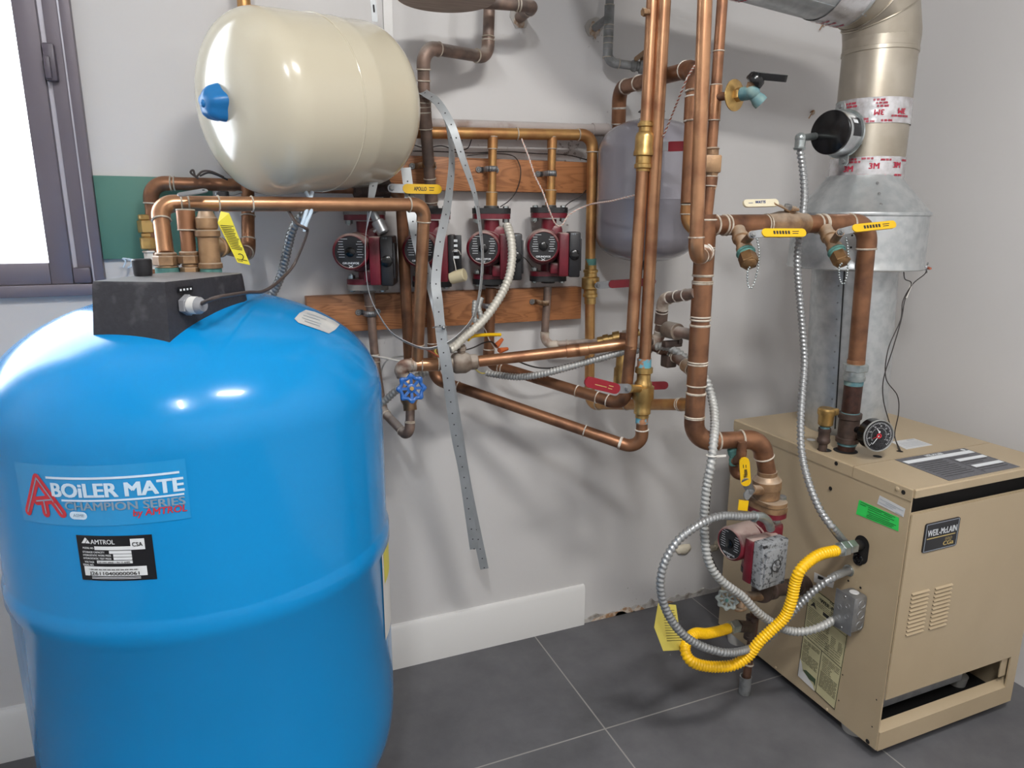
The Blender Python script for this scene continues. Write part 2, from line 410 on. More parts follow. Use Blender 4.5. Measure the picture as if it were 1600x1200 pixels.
def spline(P, n=8):
    P = [Vector(p) for p in P]
    if len(P) < 3:
        return [P[0].lerp(P[-1], i / n) for i in range(n + 1)]
    Q = [P[0] * 2 - P[1]] + P + [P[-1] * 2 - P[-2]]; out = []
    for i in range(1, len(Q) - 2):
        for k in range(n):
            t = k / n; a, b, c, d = Q[i - 1], Q[i], Q[i + 1], Q[i + 2]
            out.append(.5 * ((2 * b) + (c - a) * t + (2 * a - 5 * b + 4 * c - d) * t * t + (3 * b - a - 3 * c + d) * t ** 3))
    out.append(P[-1]); return out
def resample(P, step):
    out = [P[0]]; need = step
    for i in range(1, len(P)):
        a, b = P[i - 1], P[i]; L = (b - a).length; pos = 0
        while L - pos >= need:
            pos += need; out.append(a.lerp(b, pos / L)); need = step
        need -= L - pos
    out.append(P[-1]); return out
def pts(L):
    return [W(*p) if isinstance(p, tuple) else p for p in L]
def cable(name, label, cat, L, r, m, group=None, seg=8, n=8):
    o = MB().sweep(spline(pts(L), n), r, seg).build(name, m); return tag(o, label, cat, group)
def flex(mb, L, r, pitch, amp=.12, seg=12, spiral=True):
    P = resample(spline(pts(L), 10), pitch / 4)
    return mb.sweep(P, r, seg, fn=lambda a, t: r * (1 + amp * math.sin(2 * PI * a / pitch + (t if spiral else 0))))
def pipe(name, label, L, r, m='copper', joint='flux', fit=1.13, elbow_m=None, cat='pipe', group=None, rings=(), sleeves=(), ends=(1, 1), rb=1.35, seg=20, up=False):
    """a run of straight pipes joined by fitted elbows.  rings = [(segment, t)], sleeves = [(segment, t, length)]"""
    P = pts(L); root = thing(name, label, cat, P[0], group); n = len(P); cut = [0] * n
    for i in range(1, n - 1):
        a = (P[i - 1] - P[i]).normalized(); b = (P[i + 1] - P[i]).normalized(); ang = a.angle(b)
        R = r * rb + r; tl = min(R / math.tan(ang / 2), .45 * min((P[i] - P[i - 1]).length, (P[i + 1] - P[i]).length)); sock = r * .7
        cut[i] = tl + sock; R = tl * math.tan(ang / 2)
        c = P[i] + (a + b).normalized() * (R / math.sin(ang / 2)); s0, s1 = P[i] + a * tl, P[i] + b * tl
        u = (s0 - c).normalized(); w = (s1 - c); w = (w - u * w.dot(u)).normalized(); tot = PI - ang
        arc = [c + (u * math.cos(tot * k / 10) + w * math.sin(tot * k / 10)) * R for k in range(11)]
        arc = [P[i] + a * (tl + sock)] + arc + [P[i] + b * (tl + sock)]
        MB().sweep(arc, r * fit, seg).build('elbow', elbow_m or m, root)
        if joint:
            for d in (a, b): MB().torus(P[i] + d * (tl + sock), d, r * fit * .96, r * .13, seg, 6).build('solder_ring', joint, root)
    for i in range(n - 1):
        d = (P[i + 1] - P[i]).normalized(); a = P[i] + d * max(cut[i] - r * .3, 0); b = P[i + 1] - d * max(cut[i + 1] - r * .3, 0)
        MB().cyl(a, b, r, seg).build('tube', m, root)
    if up: MB().cyl(P[0] - (P[1] - P[0]).normalized() * -.002, V(P[0].x, P[0].y, 2.75), r, seg).build('tube', m, root)
    for sgi, t in rings:
        d = P[sgi + 1] - P[sgi]; MB().torus(P[sgi] + d * t, d, r * 1.04, r * .12, seg, 6).build('solder_ring', joint or 'flux', root)
    for sl in sleeves:
        sgi, t, ln = sl[:3]; d = P[sgi + 1] - P[sgi]; c = P[sgi] + d * t; dn = d.normalized(); k = sl[3] if len(sl) > 3 else fit
        MB().cyl(c - dn * ln / 2, c + dn * ln / 2, r * k, seg, bev=r * .06).build('coupling', sl[4] if len(sl) > 4 else m, root)
        if joint:
            for q in (-1, 1): MB().torus(c + dn * q * ln / 2, d, r * k * .96, r * .11, seg, 6).build('solder_ring', joint, root)
    return root
def stadium(c, ax, ay, hw, hh, r, n=6):
    """rounded rectangle polygon"""
    c = Vector(c); o = []
    for sx, sy, a0 in ((1, 1, 0), (-1, 1, PI / 2), (-1, -1, PI), (1, -1, 1.5 * PI)):
        for k in range(n + 1):
            a = a0 + PI / 2 * k / n; o.append(c + ax * (sx * (hw - r) + r * math.cos(a)) + ay * (sy * (hh - r) + r * math.sin(a)))
    return o
# ================================================================== room
XR, XL, YB, ZC = 2.055, -1.55, -4.3, 2.75
WX0, WX1, WZ0, WZ1 = -1.32, -.2465, 1.147, 2.42
m = MB()
m.mm((XL - .2, 0, -.1), (WX0, .2, ZC)); m.mm((WX1, 0, -.1), (XR + .2, .2, ZC)); m.mm((WX0, 0, -.1), (WX1, .2, WZ0)); m.mm((WX0, 0, WZ1), (WX1, .2, ZC))
struct('wall_back', m, 'wall_paint_stained')
m = MB(); m.mm((XR, YB, -.1), (XR + .2, 0, ZC)); struct('wall_right', m, 'wall_paint')
m = MB(); m.mm((XL - .2, YB, -.1), (XL, 0, ZC)); struct('wall_left', m, 'wall_paint')
m = MB(); m.mm((XL - .2, YB - .2, -.1), (XR + .2, YB, ZC)); struct('wall_front', m, 'wall_paint')
m = MB(); m.mm((XL, YB, -.1), (XR, 0, 0)); struct('floor', m, 'floor_tile')
m = MB(); m.mm((XL, YB, ZC), (XR, 0, ZC + .1)); struct('ceiling', m, 'ceiling_paint')
# baseboards
m = MB(); m.prism([V(XL, 0, 0), V(XL, -.014, 0), V(XL, -.014, .132), V(XL, -.008, .142), V(XL, 0, .144)], V(W(914, 940, .014).x - XL, 0, 0)); struct('baseboard_back', m, 'trim_white')
m = MB(); m.prism([V(XR, YB, 0), V(XR - .014, YB, 0), V(XR - .014, YB, .132), V(XR - .008, YB, .142), V(XR, YB, .144)], V(0, -.86 - YB, 0)); struct('baseboard_right', m, 'trim_white')
# bare chipped wall foot right of the baseboard
m = MB(['plaster', 'brown_paper']); x = W(914, 940, .014).x + .001; top = []; x1 = 1.75; k = 46
for i in range(k + 1):
    xx = x + (x1 - x) * i / k; top.append(V(xx, -.006, .012 + .010 * random.random() + (.012 if i % 7 == 3 else 0)))
m.prism([V(x, -.006, 0)] + [V(x1, -.006, 0)] + top[::-1], V(0, .0055, 0))
m.mi = 1
for a, b, h in ((.03, .17, .016), (.19, .24, .02), (.12, .2, .024), (.3, .36, .012)):
    m.prism([V(x + a, -.008, .001), V(x + b, -.008, .001), V(x + b - .02, -.008, h * .8), V(x + (a + b) / 2, -.008, h), V(x + a + .01, -.008, h * .5)], V(0, .003, 0))

o = m.build('trim_1', ['plaster', 'brown_paper']); o['kind'] = 'structure'

# window at the left end of the back wall
win = bpy.data.objects.new('window_1', None); COL.objects.link(win); win.location = (WX1, 0, WZ0); win['kind'] = 'structure'
mat('highlight_metal', 'c9c6cf', .25, metal=.3)  # pale tone standing for light caught on the frame edges
m = MB(); m.mm((WX1 - .020, -.022, WZ0), (WX1, .08, WZ1), .002); m.mm((WX0, -.022, WZ0), (WX0 + .02, .08, WZ1), .002); m.mm((WX0 + .02, -.022, WZ0), (WX1 - .02, .08, WZ0 + .026), .002); m.mm((WX0 + .02, -.022, WZ1 - .02), (WX1 - .02, .08, WZ1), .002); m.build('outer_frame', 'window_metal', win)
m = MB(); m.mm((WX1 - .0245, -.012, WZ0 + .03), (WX1 - .0202, .06, WZ1 - .02)); m.build('frame_highlight', 'highlight_metal', win)  # thin pale strip, a highlight painted along the frame groove
m = MB(); m.mm((WX1 - .053, -.006, WZ0 + .0265), (WX1 - .0247, .07, WZ1 - .02), .002); m.build('inner_frame', 'window_metal', win)
m = MB(); m.mm((WX1 - .063, .004, WZ0 + .032), (WX1 - .0532, .06, WZ1 - .02)); m.build('bounce_strip', 'highlight_metal', win)  # pale strip painted as light bouncing off the frame side
SX = WX1 - .106
m = MB(); m.mm((SX, -.012, WZ0 + .0265), (WX1 - .0632, .05, WZ1 - .02), .002); m.mm((WX0 + .02, -.012, WZ0 + .0265), (SX - .0003, .05, WZ0 + .074), .002); m.mm((WX0 + .02, -.012, WZ1 - .07), (SX - .0003, .05, WZ1 - .0203), .002); m.mm((WX0 + .02, -.012, WZ0 + .0745), (WX0 + .062, .05, WZ1 - .0703), .002); m.build('sash', 'window_metal', win)
m = MB(); m.mm((WX0 + .062, .018, WZ0 + .074), (SX, .022, WZ1 - .07)); m.build('pane', 'glass', win)
lp = W(79, 98, .012); m = MB(); m.box(lp, (.022, .022, .075), bev=.004); m.box(lp + V(-.004, -.014, -.012), (.012, .012, .045), bev=.003); m.box(V(WX1 - .044, -.012, WZ0 + .045), (.035, .02, .035), bev=.004); m.build('latch', 'latch_metal', win)
# outdoors
m = MB(); m.mm((-60, .5, -.4), (60, 80, -.3)); m.mm((-60, -40, -.4), (-2.2, .499, -.3)); struct('ground', m, 'snow')
hc = W(40, 285, -14); hs = thing('house', 'pale house with small windows seen faintly through the bright window', 'house', (hc.x, 14, -.3))
m = MB(); m.mm((hc.x - 3, 14.02, -.3), (hc.x + 2.2, 20, 3.0)); m.build('wall', 'house_white', hs)
m = MB(); m.prism([V(hc.x - 3.3, 13.7, 3), V(hc.x + 2.5, 13.7, 3), V(hc.x + 2.5, 17, 4.4), V(hc.x - 3.3, 17, 4.4)], V(0, 0, .12)); m.build('roof', 'snow', hs)
for dx in (-.42, .15, -1.4):
    m = MB(); m.mm((hc.x + dx, 13.98, hc.z - .45), (hc.x + dx + .42, 14.01, hc.z + .2)); wn = m.build('window', 'house_white', hs)
    m = MB(); m.mm((hc.x + dx + .04, 13.965, hc.z - .4), (hc.x + dx + .19, 13.979, hc.z + .15)); m.mm((hc.x + dx + .23, 13.965, hc.z - .4), (hc.x + dx + .38, 13.979, hc.z + .15)); m.build('pane', 'house_glass', wn)

# ================================================================== blue hot water tank
TR_, TC = .34, V(-.0587, -.4403, 0)
ZS, DA, EX = .987, .204, 2.077
def domez(r): return ZS + DA * max(0, 1 - (r / TR_) ** EX) ** (1 / EX)
tank = thing('water_tank', 'large upright blue hot water tank with white and red lettering, standing left on the tiles', 'water tank', (TC.x, TC.y, 0))
prof = []
for i in range(25):
    t = 1 - i / 24; prof.append((.36 - .263 * t, TR_ * max(0, 1 - t ** 3.2) ** (1 / 3.2)))
RZ = .705
prof += [(RZ - .03, TR_), (RZ - .022, TR_ + .0045), (RZ + .004, TR_ + .0045), (RZ + .016, TR_ + .001), (RZ + .022, TR_)]
for i in range(33):
    t = i / 32; prof.append((ZS + DA * math.sin(t * PI / 2), TR_ * max(0, 1 - math.sin(t * PI / 2) ** EX) ** (1 / EX)))
MB().lathe((TC.x, TC.y, 0), Z, prof, 96).build('shell', 'blue_enamel', tank, sharp=50)
m = MB(); m.lathe((TC.x, TC.y, 0), Z, [(0, .27), (.14, .25), (.2, .26)], 48); m.build('stand_ring', 'black_plastic', tank)
def TM(phi, z, d=0): return V(TC.x + (TR_ + d) * math.sin(phi), TC.y - (TR_ + d) * math.cos(phi), z)
def RC(px, py):
    d = ray(px, py); o = CAM - TC; a = d.x ** 2 + d.y ** 2; b = 2 * (o.x * d.x + o.y * d.y); c = o.x ** 2 + o.y ** 2 - TR_ ** 2
    q = max(0, b * b - 4 * a * c); t = (-b - math.sqrt(q)) / 2 / a; p = CAM + d * t
    return math.atan2(p.x - TC.x, -(p.y - TC.y)), p.z
def curved(m, ph0, ph1, z0, z1, d, n=24, tl=0, pz=0):
    for i in range(n):
        a, b = ph0 + (ph1 - ph0) * i / n, ph0 + (ph1 - ph0) * (i + 1) / n
        ka, kb = (a - pz) * TR_ * tl, (b - pz) * TR_ * tl
        m.quad(TM(a, z0 + ka, d), TM(b, z0 + kb, d), TM(b, z1 + kb, d), TM(a, z1 + ka, d))
    return m
def cmap(ph0, z0, d, tilt=0): return lambda a, b: TM(ph0 + a / TR_, z0 + b + a * tilt, d)
# --- brand decal
pl, zl = RC(84, 776); pr_, zr = RC(288, 770); zt0 = RC(285, 743)[1]
arc = (pr_ - pl) * TR_; TI = .032; zb = RC(84, 775)[1]
LT = RC(72, 744)[1]
m = MB(); curved(m, RC(36, 800)[0], RC(298, 800)[0], zb - .045, LT + .018, .0006, 24, TI, pl); dec = m.build('decal', 'decal_clear', tank)
ch = LT - zb - .009
m = MB(['ink_lightblue', 'ink_brightred', 'ink_bluegrey'])
m.text('BOiLER MATE', None or V(0, 0, 0), X, Z, ch, width=arc, bold=.05, mp=cmap(pl, zb, .0014, TI), sp=1.0)
curved(m, RC(72, 744)[0], pr_ - .01, LT - .003, LT + .0005, .0014, 24, TI, pl); curved(m, RC(97, 780)[0], pr_, zb - .007, zb - .004, .0014, 24, TI, pl)
m.mi = 2; p2, z2_ = RC(104, 796)
m.text('CHAMPION SERIES', V(0, 0, 0), X, Z, .0125, width=(pr_ - p2) * TR_, bold=.035, mp=cmap(p2, z2_, .0014, TI * .7))
m.mi = 1; p3, z3_ = RC(209, 806)
m.text('by AMTROL', V(0, 0, 0), X, Z, .0105, width=(RC(293, 800)[0] - p3) * TR_, bold=.03, shear=.15, mp=cmap(p3, z3_, .0014, TI * .6))
# the red A and T emblem left of the words
def stroke(m, A, B, w, dd):
    (a0, z0), (a1, z1) = A, B; L = math.hypot((a1 - a0) * TR_, z1 - z0); nx, nz = -(z1 - z0) / L, (a1 - a0) * TR_ / L; k = 8
    P = []
    for i in range(7): t = PI / 2 + PI * i / 6; P.append((a0 + (math.cos(t) * (a1 - a0) * TR_ / L + math.sin(t) * nx) * w / 2 / TR_, z0 + (math.cos(t) * (z1 - z0) / L + math.sin(t) * nz) * w / 2))
    for i in range(7): t = -PI / 2 + PI * i / 6; P.append((a1 + (math.cos(t) * (a1 - a0) * TR_ / L + math.sin(t) * nx) * w / 2 / TR_, z1 + (math.cos(t) * (z1 - z0) / L + math.sin(t) * nz) * w / 2))
    m.face([m.bm.verts.new(TM(a, z, dd)) for a, z in P])
ST = [((46, 798), (58, 746)), ((58, 746), (99, 802)), ((59, 782), (83, 780)), ((70, 782), (74, 801))]
for k, (w_, mi, dd) in enumerate(((.0135, 1, .0016), (.0022, 2, .0020))):
    m.mi = mi
    for A, B in ST: stroke(m, RC(*A), RC(*B), w_, dd)
m.mi = 0; a0, z0 = RC(113, 812); a1, z1 = RC(134, 798)
stroke(m, ((a0 + .012), (z0 + z1) / 2), (a1 - .012, (z0 + z1) / 2), .012, .0014)
m.mi = 2; m.text('ASME', V(0, 0, 0), X, Z, .005, mp=cmap(a0 + .012, (z0 + z1) / 2 - .002, .0020))
m.build('lettering', ['ink_lightblue', 'ink_brightred', 'ink_bluegrey'], dec)
# --- data plate
a0 = (RC(123, 870)[0] + RC(131, 905)[0]) / 2; a1 = (RC(239, 837)[0] + RC(245, 906)[0]) / 2; zt_ = RC(180, 837)[1]; zb_ = RC(190, 907)[1]
m = MB(); curved(m, a0, a1, zb_, zt_, .0008); dp = m.build('data_plate', 'label_black', tank, label='black data plate with white fields')
Hh = zt_ - zb_; Wd = (a1 - a0) * TR_
def pm(u, v): return a0 + u * (a1 - a0), zb_ + v * Hh
m = MB(['ink_white', 'ink_dark'])
def field(u0, u1, v0, v1): curved(m, pm(u0, 0)[0], pm(u1, 0)[0], pm(0, v0)[1], pm(0, v1)[1], .0014, 8)
def ptx(s, u, v, h, w=None, mi=0, d=.0014, b=.02):
    m.mi = mi; A, B = pm(u, v); m.text(s, V(0, 0, 0), X, Z, h * Hh, width=w * Wd if w else None, bold=b, mp=cmap(A, B, d))
field(.24, .72, .69, .77); field(.43, .72, .61, .675); field(.48, .72, .54, .6); field(.48, .72, .47, .53); field(.25, .72, .39, .455); field(.06, .89, .11, .32); field(.72, .9, .69, .93)
ptx('AMTROL', .2, .82, .1, .32); ptx('MODEL NO.', .08, .71, .04, .15); ptx('STORAGE CAPACITY', .07, .62, .04, .3); ptx('HYDROSTATIC WORK PRESS', .07, .55, .04, .38); ptx('HYDROSTATIC TEST PRESS', .07, .48, .04, .38); ptx('VOLTAGE', .08, .4, .04, .13); ptx('SERIAL NO.', .05, .335, .04, .15)
ptx('120 VAC 60HZ 1 PH 12 AMPS', .27, .405, .032, .42, 1, .0020); ptx('J26110400000061', .13, .135, .075, .66, 1, .0020); ptx('CSA', .745, .77, .09, .13, 1, .0020)
for k in range(34):
    u = .13 + .66 * k / 34; m.mi = 1; curved(m, pm(u, 0)[0], pm(u + (.012 if k % 3 else .006), 0)[0], pm(0, .24)[1], pm(0, .27)[1], .0020, 1)
m.mi = 0
for v in (.045, .075): curved(m, pm(.15, 0)[0], pm(.8, 0)[0], pm(0, v)[1], pm(0, v + .012)[1], .0014, 8)
m.face([m.bm.verts.new(TM(*pm(*q), .0014)) for q in ((.07, .83), (.13, .96), (.155, .92), (.115, .83))]); m.face([m.bm.verts.new(TM(*pm(*q), .0014)) for q in ((.125, .83), (.16, .91), (.19, .83))])
m.build('lettering', ['ink_white', 'ink_dark'], dp)
# --- yellow and white sticker on the right flank and torn paper on the dome
p0 = RC(600, 960)[0]
m = MB(['sticker_white', 'sticker_yellow']); curved(m, p0, p0 + .55, .49, .69, .0008); m.mi = 1; curved(m, p0 + .03, p0 + .5, .61, .68, .0014); m.build('side_sticker', ['sticker_white', 'sticker_yellow'], tank, label='white and yellow sticker')
def dome_pt(px, py, dd=.001):
    """point of the dome seen at a pixel, found by marching along the sight line"""
    d = ray(px, py).normalized(); t = .5
    while t < 3:
        p = CAM + d * t; r = math.hypot(p.x - TC.x, p.y - TC.y)
        if r < TR_ and p.z < domez(r) + dd: return p
        t += .0004
    return CAM + d * 1.3
E1 = [(460, 498), (468, 489), (478, 484), (492, 487), (508, 494), (522, 501), (531, 507), (524, 515), (514, 521), (498, 515), (480, 509), (466, 504)]
cen = dome_pt(494, 502)
m = MB(['paper_torn', 'ink_grey']); vs = [dome_pt(*e, .0015) for e in E1]; cv = m.bm.verts.new(cen + V(0, 0, .0012)); bv = [m.bm.verts.new(v) for v in vs]
r1 = [[m.bm.verts.new(dome_pt(494 + (x - 494) * k, 502 + (y - 502) * k, .0018)) for x, y in E1] for k in (.33, .66)] + [bv]
for i in range(len(bv)):
    j = (i + 1) % len(bv); m.face([cv, r1[0][i], r1[0][j]])
    for q in (0, 1): m.face([r1[q][i], r1[q + 1][i], r1[q + 1][j], r1[q][j]])
m.mi = 1
for (ax, ay), (bx, by) in (((474, 492), (500, 500)), ((472, 496), (502, 506)), ((476, 501), (500, 509)), ((480, 489), (510, 499))):
    A, B = dome_pt(ax, ay, .004), dome_pt(bx, by, .004); m.bar(A, B, .0018, .0005, (A + B) / 2 - V(TC.x, TC.y, .8), False)
m.build('torn_label', ['paper_torn', 'ink_grey'], tank, label='torn paper label')
# --- black control cover on the dome
BZ = 1.2248
TL, TRc, Rr = WZ(143, 439.5, BZ), WZ(257, 441, BZ), WZ(384, 427, BZ)
ex = (TRc - TL).normalized(); ey = V(-ex.y, ex.x, 0); wdt = (TRc - TL).length; dep = (Rr - TRc).dot(ey) + .02
def bp(u, v, z): return TL + ex * u + ey * v + V(0, 0, z - BZ)
uR, vR = (Rr - TL).dot(ex), (Rr - TL).dot(ey)
poly = [(0, 0), (wdt, 0), (wdt + (uR - wdt) * .5, vR * .45), (uR - .004, vR * .93), (uR - .006, vR), (uR - .02, vR + .012), (uR * .5, vR + .02), (.01, vR + .01), (-.004, vR * .6)]
bm_ = MB(); ringz = []
R1 = [bp(u, v, BZ) for u, v in poly]; R2 = []
cxy = sum((p for p in R1), V(0, 0, 0)) / len(R1)
for u, v in poly:
    k = 1.05; p = bp(u, v, BZ); q = cxy + (p - cxy) * k; r = math.hypot(q.x - TC.x, q.y - TC.y); q.z = min(domez(min(r, TR_)) - .004, BZ - .05); R2.append(q)
inner = [cxy + (p - cxy) * .955 for p in R1]; low = [p - V(0, 0, .006) for p in R1]
bm_.rings([R2, low, [p.lerp(q, .4) + V(0, 0, .0) for p, q in zip(R1, inner)], inner], (False, True))
cov = bm_.build('control_cover', 'box_plastic', tank, sharp=50)
kb = WZ(224, 431, BZ); m = MB(); kk = []
m.lathe(kb, Z, [(0, .0135), (.004, .0145), (.026, .0155), (.028, .014)], 12); m.build('dial_knob', 'black_plastic', cov)
sd_ = (ex * (uR - wdt) * .5 + ey * vR * .45).normalized(); gd = V(sd_.y, -sd_.x, 0); gp = bp(wdt, 0, 1.187) + sd_ * .034 + gd * .004
m = MB(); m.hexa(gp - gd * .002, gp + gd * .010, .0165); m.lathe(gp + gd * .010, gd, [(0, .013), (.016, .0135), (.024, .009)], 20); gl = m.build('cable_gland', 'gland_grey', cov, label='grey cable gland')
m = MB(['sticker_white', 'ink_red']); m.lathe(gp + gd * .011, gd, [(0, .01385), (.014, .0141)], 20, close=(False, False)); m.build('gland_label', ['sticker_white', 'ink_red'], cov)
m = MB(['label_black', 'ink_white']); lpt = bp(wdt, 0, 1.211) + sd_ * .036 + gd * .0045; m.box(lpt, (.03, .001, .009), (sd_, gd, Z)); m.mi = 1
for k in range(4): m.box(lpt + sd_ * (-.011 + .007 * k) + gd * .0008, (.003, .0006, .003), (sd_, gd, Z))
m.build('switch_label', ['label_black', 'ink_white'], cov)

# ================================================================== white expansion tank
Pt = W(665, 168, .09); az, el = .507, -.103
ax = V(-math.cos(el) * math.cos(az), -math.cos(el) * math.sin(az), math.sin(el)).normalized()
Ln, Lf, R, dn, df, sm = .545, .128, .1727, .091, .084, .338
et = thing('expansion_tank', 'big white horizontal expansion tank with blue end cap, held above the copper pipes', 'expansion tank', Pt + ax * .34 - V(0, 0, R))
pr = []
for i in range(15): t = i / 14 * PI / 2; pr.append((Lf + df - df * math.cos(PI / 2 - t) if False else Lf + df * (1 - math.sin(t)), R * math.cos(t) ** .8))
pr = pr[::-1]
pr += [(sm - .055, R), (sm - .048, R + .0018), (sm - .042, R + .0012), (Ln - dn, R + .001)]
for i in range(1, 17): t = i / 16 * PI / 2; pr.append((Ln - dn + dn * math.sin(t), (R + .001) * math.cos(t) ** .8))
MB().lathe(Pt, ax, pr, 72).build('shell', 'white_enamel', et, sharp=50)
MB().torus(Pt + ax * sm, ax, R + .0012, .0018, 72, 6).build('weld_seam', 'white_enamel', et)
ap = Pt + ax * (Ln - .003); u, v = frame(ax)
m = MB(); rr = []
for t, k in ((0, 1.08), (.006, 1.05), (.02, .92), (.03, .7), (.034, .45)):
    rr.append([ap + ax * t + (u * math.cos(a) + v * math.sin(a)) * (.031 * k * (1 + .1 * math.cos(5 * a + .6))) for a in [2 * PI * j / 30 for j in range(30)]])
m.rings(rr); m.sphere(ap + ax * .031, .008); m.build('end_cap', 'blue_cap', et, label='blue plastic end cap')
m = MB(); m.lathe(Pt, ax, [(.012, .017), (.07, .017), (.075, .021), (Lf - .01, .021), (Lf + .004, .03)], 20); m.build('nipple', 'copper_dark', et)

# ================================================================== grey expansion tank on the wall
gc = W(1014, 300, .17); gx, gy = gc.x, -.165; GR = .139
zt0, zb0 = W(1010, 187, .16).z, W(1012, 408, .16).z
gt = thing('expansion_tank', 'upright grey expansion tank hanging behind the tall copper pipes', 'expansion tank', (gx, gy, zb0))
pr = []
for i in range(13): t = PI / 2 * (1 - i / 12); pr.append((zb0 + .075 * (1 - math.sin(t)), GR * math.cos(t) ** .75))
zs = zb0 + .165
pr += [(zs - .003, GR), (zs, GR + .0016), (zs + .003, GR)]
for i in range(13): t = PI / 2 * i / 12; pr.append((zt0 - .085 * (1 - math.sin(t)), GR * math.cos(t) ** .75))
MB().lathe((gx, gy, 0), Z, pr, 64).build('shell', 'grey_enamel', gt, sharp=50)
m = MB(); m.lathe((gx, gy, zt0 - .004), Z, [(0, .034), (.006, .034), (.008, .02), (.02, .02), (.024, .036), (.03, .03)], 24); m.build('neck_ring', 'pipe_grey', gt)
m = MB(); m.lathe((gx, gy, zb0 - .022), Z, [(0, .018), (.008, .03), (.026, .034)], 20); m.build('foot_cap', 'black_plastic', gt)
# ================================================================== boiler
x0, x1, yf, yb, z0, z1 = 1.406, 1.908, -.83, -.22, .035, .728
bo = thing('boiler', 'tan sheet metal floor boiler with louvred front, standing in the right corner', 'boiler', ((x0 + x1) / 2, (yf + yb) / 2, 0))
YS = -.663                                    # joint between the two top sheets
m = MB(); m.mm((x0, yf + .004, z0), (x0 + .004, yb, z1 - .006)); m.build('side_panel', 'tan_enamel', bo)
m = MB(); m.mm((x1 - .004, yf + .004, z0), (x1, yb, z1 - .006)); m.build('side_panel', 'tan_enamel', bo)
m = MB(); m.mm((x0 + .004, yb - .004, z0), (x1 - .004, yb, z1 - .006)); m.build('back_panel', 'tan_enamel', bo)
def lid(ya, yb_, name):
    m = MB(); e = .002
    m.prism([V(x0 - e, ya, z1 - .03), V(x0 - e, ya, z1 - .003), V(x0 + .001, ya, z1), V(x1 - .001, ya, z1), V(x1 + e, ya, z1 - .003), V(x1 + e, ya, z1 - .03), V(x1, ya, z1 - .03), V(x1, ya, z1 - .005), V(x0, ya, z1 - .005), V(x0, ya, z1 - .03)], V(0, yb_ - ya, 0))
    return m
lid(YS + .001, yb, 0).build('rear_lid', 'tan_enamel', bo)
m = lid(yf + .002, YS - .001, 0)
m.prism([V(x0 + .004, yf - .001, z1 - .022), V(x0 + .004, yf - .001, z1 - .004), V(x0 + .004, yf + .003, z1), V(x0 + .004, yf + .012, z1 - .001), V(x0 + .004, yf + .008, z1 - .022)], V(x1 - x0 - .004, 0, 0))
m.build('front_lid', 'tan_enamel', bo)
# front: dark draught slot, door, bottom opening, rail
m = MB(); m.mm((x0 + .0045, yf + .03, z1 - .12), (x1 - .0045, yf + .032, z1 - .006)); m.mm((x0 + .0042, yf + .004, z1 - .075), (x0 + .0045, yf + .03, z1 - .006)); m.build('draught_slot', 'dark_inside', bo)
zd1, zd0 = W(1424, 805, -yf).z, W(1383, 1094, -yf).z
m = MB(); m.mm((x0 + .004, yf - .001, zd0), (x1 - .034, yf + .003, zd1)); m.mm((x0 + .004, yf + .0032, zd1 - .003), (x1 - .034, yf + .009, zd1 + .001)); door = m.build('front_door', 'tan_enamel', bo)
m = MB(); m.mm((x1 - .0335, yf, z0 + .05), (x1, yf + .0038, zd1 + .04)); m.mm((x1 - .06, yf + .006, zd0 - .06), (x1 - .036, yf + .009, zd0 + .0)); m.build('front_stile', 'tan_enamel', bo)
zr = W(1372, 1147, -yf).z
m = MB(); m.prism([V(x0 + .002, yf, z0), V(x0 + .002, yf, zr), V(x0 + .002, yf + .02, zr + .013), V(x0 + .002, yf + .022, zr + .013), V(x0 + .002, yf + .004, zr - .004), V(x0 + .002, yf + .004, z0)], V(x1 - x0 - .002, 0, 0)); m.build('bottom_rail', 'tan_enamel', bo)
m = MB(); m.mm((x0 + .006, yf + .30, z0 + .005), (x1 - .006, yf + .304, zd0 + .03)); m.mm((x0 + .006, yf + .03, z0 + .012), (x1 - .006, yf + .3, z0 + .014)); m.build('burner_chamber', 'dark_inside', bo)
m = MB(); m.mm((x0 + .012, yf + .045, zd0 - .070), (x1 - .15, yf + .048, zd0 + .02)); m.mm((x0 + .012, yf + .048, zd0 - .070), (x1 - .15, yf + .2, zd0 - .067)); m.build('burner_tray', 'galvanized', bo)
m = MB(); m.lathe(W(1492, 1083, .735), Z, [(0, .012), (.006, .015), (.035, .022), (.06, .026)], 20); m.build('burner_foot', 'pvc_grey', bo)
for fx, fy in ((x0 + .05, yf + .11), (x1 - .05, yf + .11), (x0 + .03, yb - .06), (x1 - .05, yb - .06)):
    MB().lathe((fx, fy, 0), Z, [(0, .03), (.012, .032), (z0 + .006, .03)], 20).build('foot', 'pvc_grey', bo)
# louvres: pressed hoods, each with a thin dark opening under it
lou = MB(['tan_enamel', 'dark_inside'])
A0, A1 = W(1423.5, 928, -yf), W(1450, 923, -yf); Bq = W(1415, 991, -yf); C0, C1 = W(1460, 919, -yf), W(1486, 914, -yf)
for p, q in ((A0, A1), (C0, C1)):
    for k in range(11):
        zz = p.z + (Bq.z - A0.z) * k / 10; xa, xb = p.x, q.x
        lou.mi = 0
        lou.prism([V(xa, yf - .0012, zz + .0022), V(xa, yf - .0062, zz - .001), V(xa, yf - .0056, zz - .0018), V(xa, yf - .0012, zz - .0005)], V(xb - xa, 0, 0))
        lou.mi = 1; lou.quad(V(xa, yf - .0013, zz - .0042), V(xb, yf - .0013, zz - .0042), V(xb, yf - .0013, zz - .0012), V(xa, yf - .0013, zz - .0012))
lou.build('louvre', ['tan_enamel', 'dark_inside'], door)
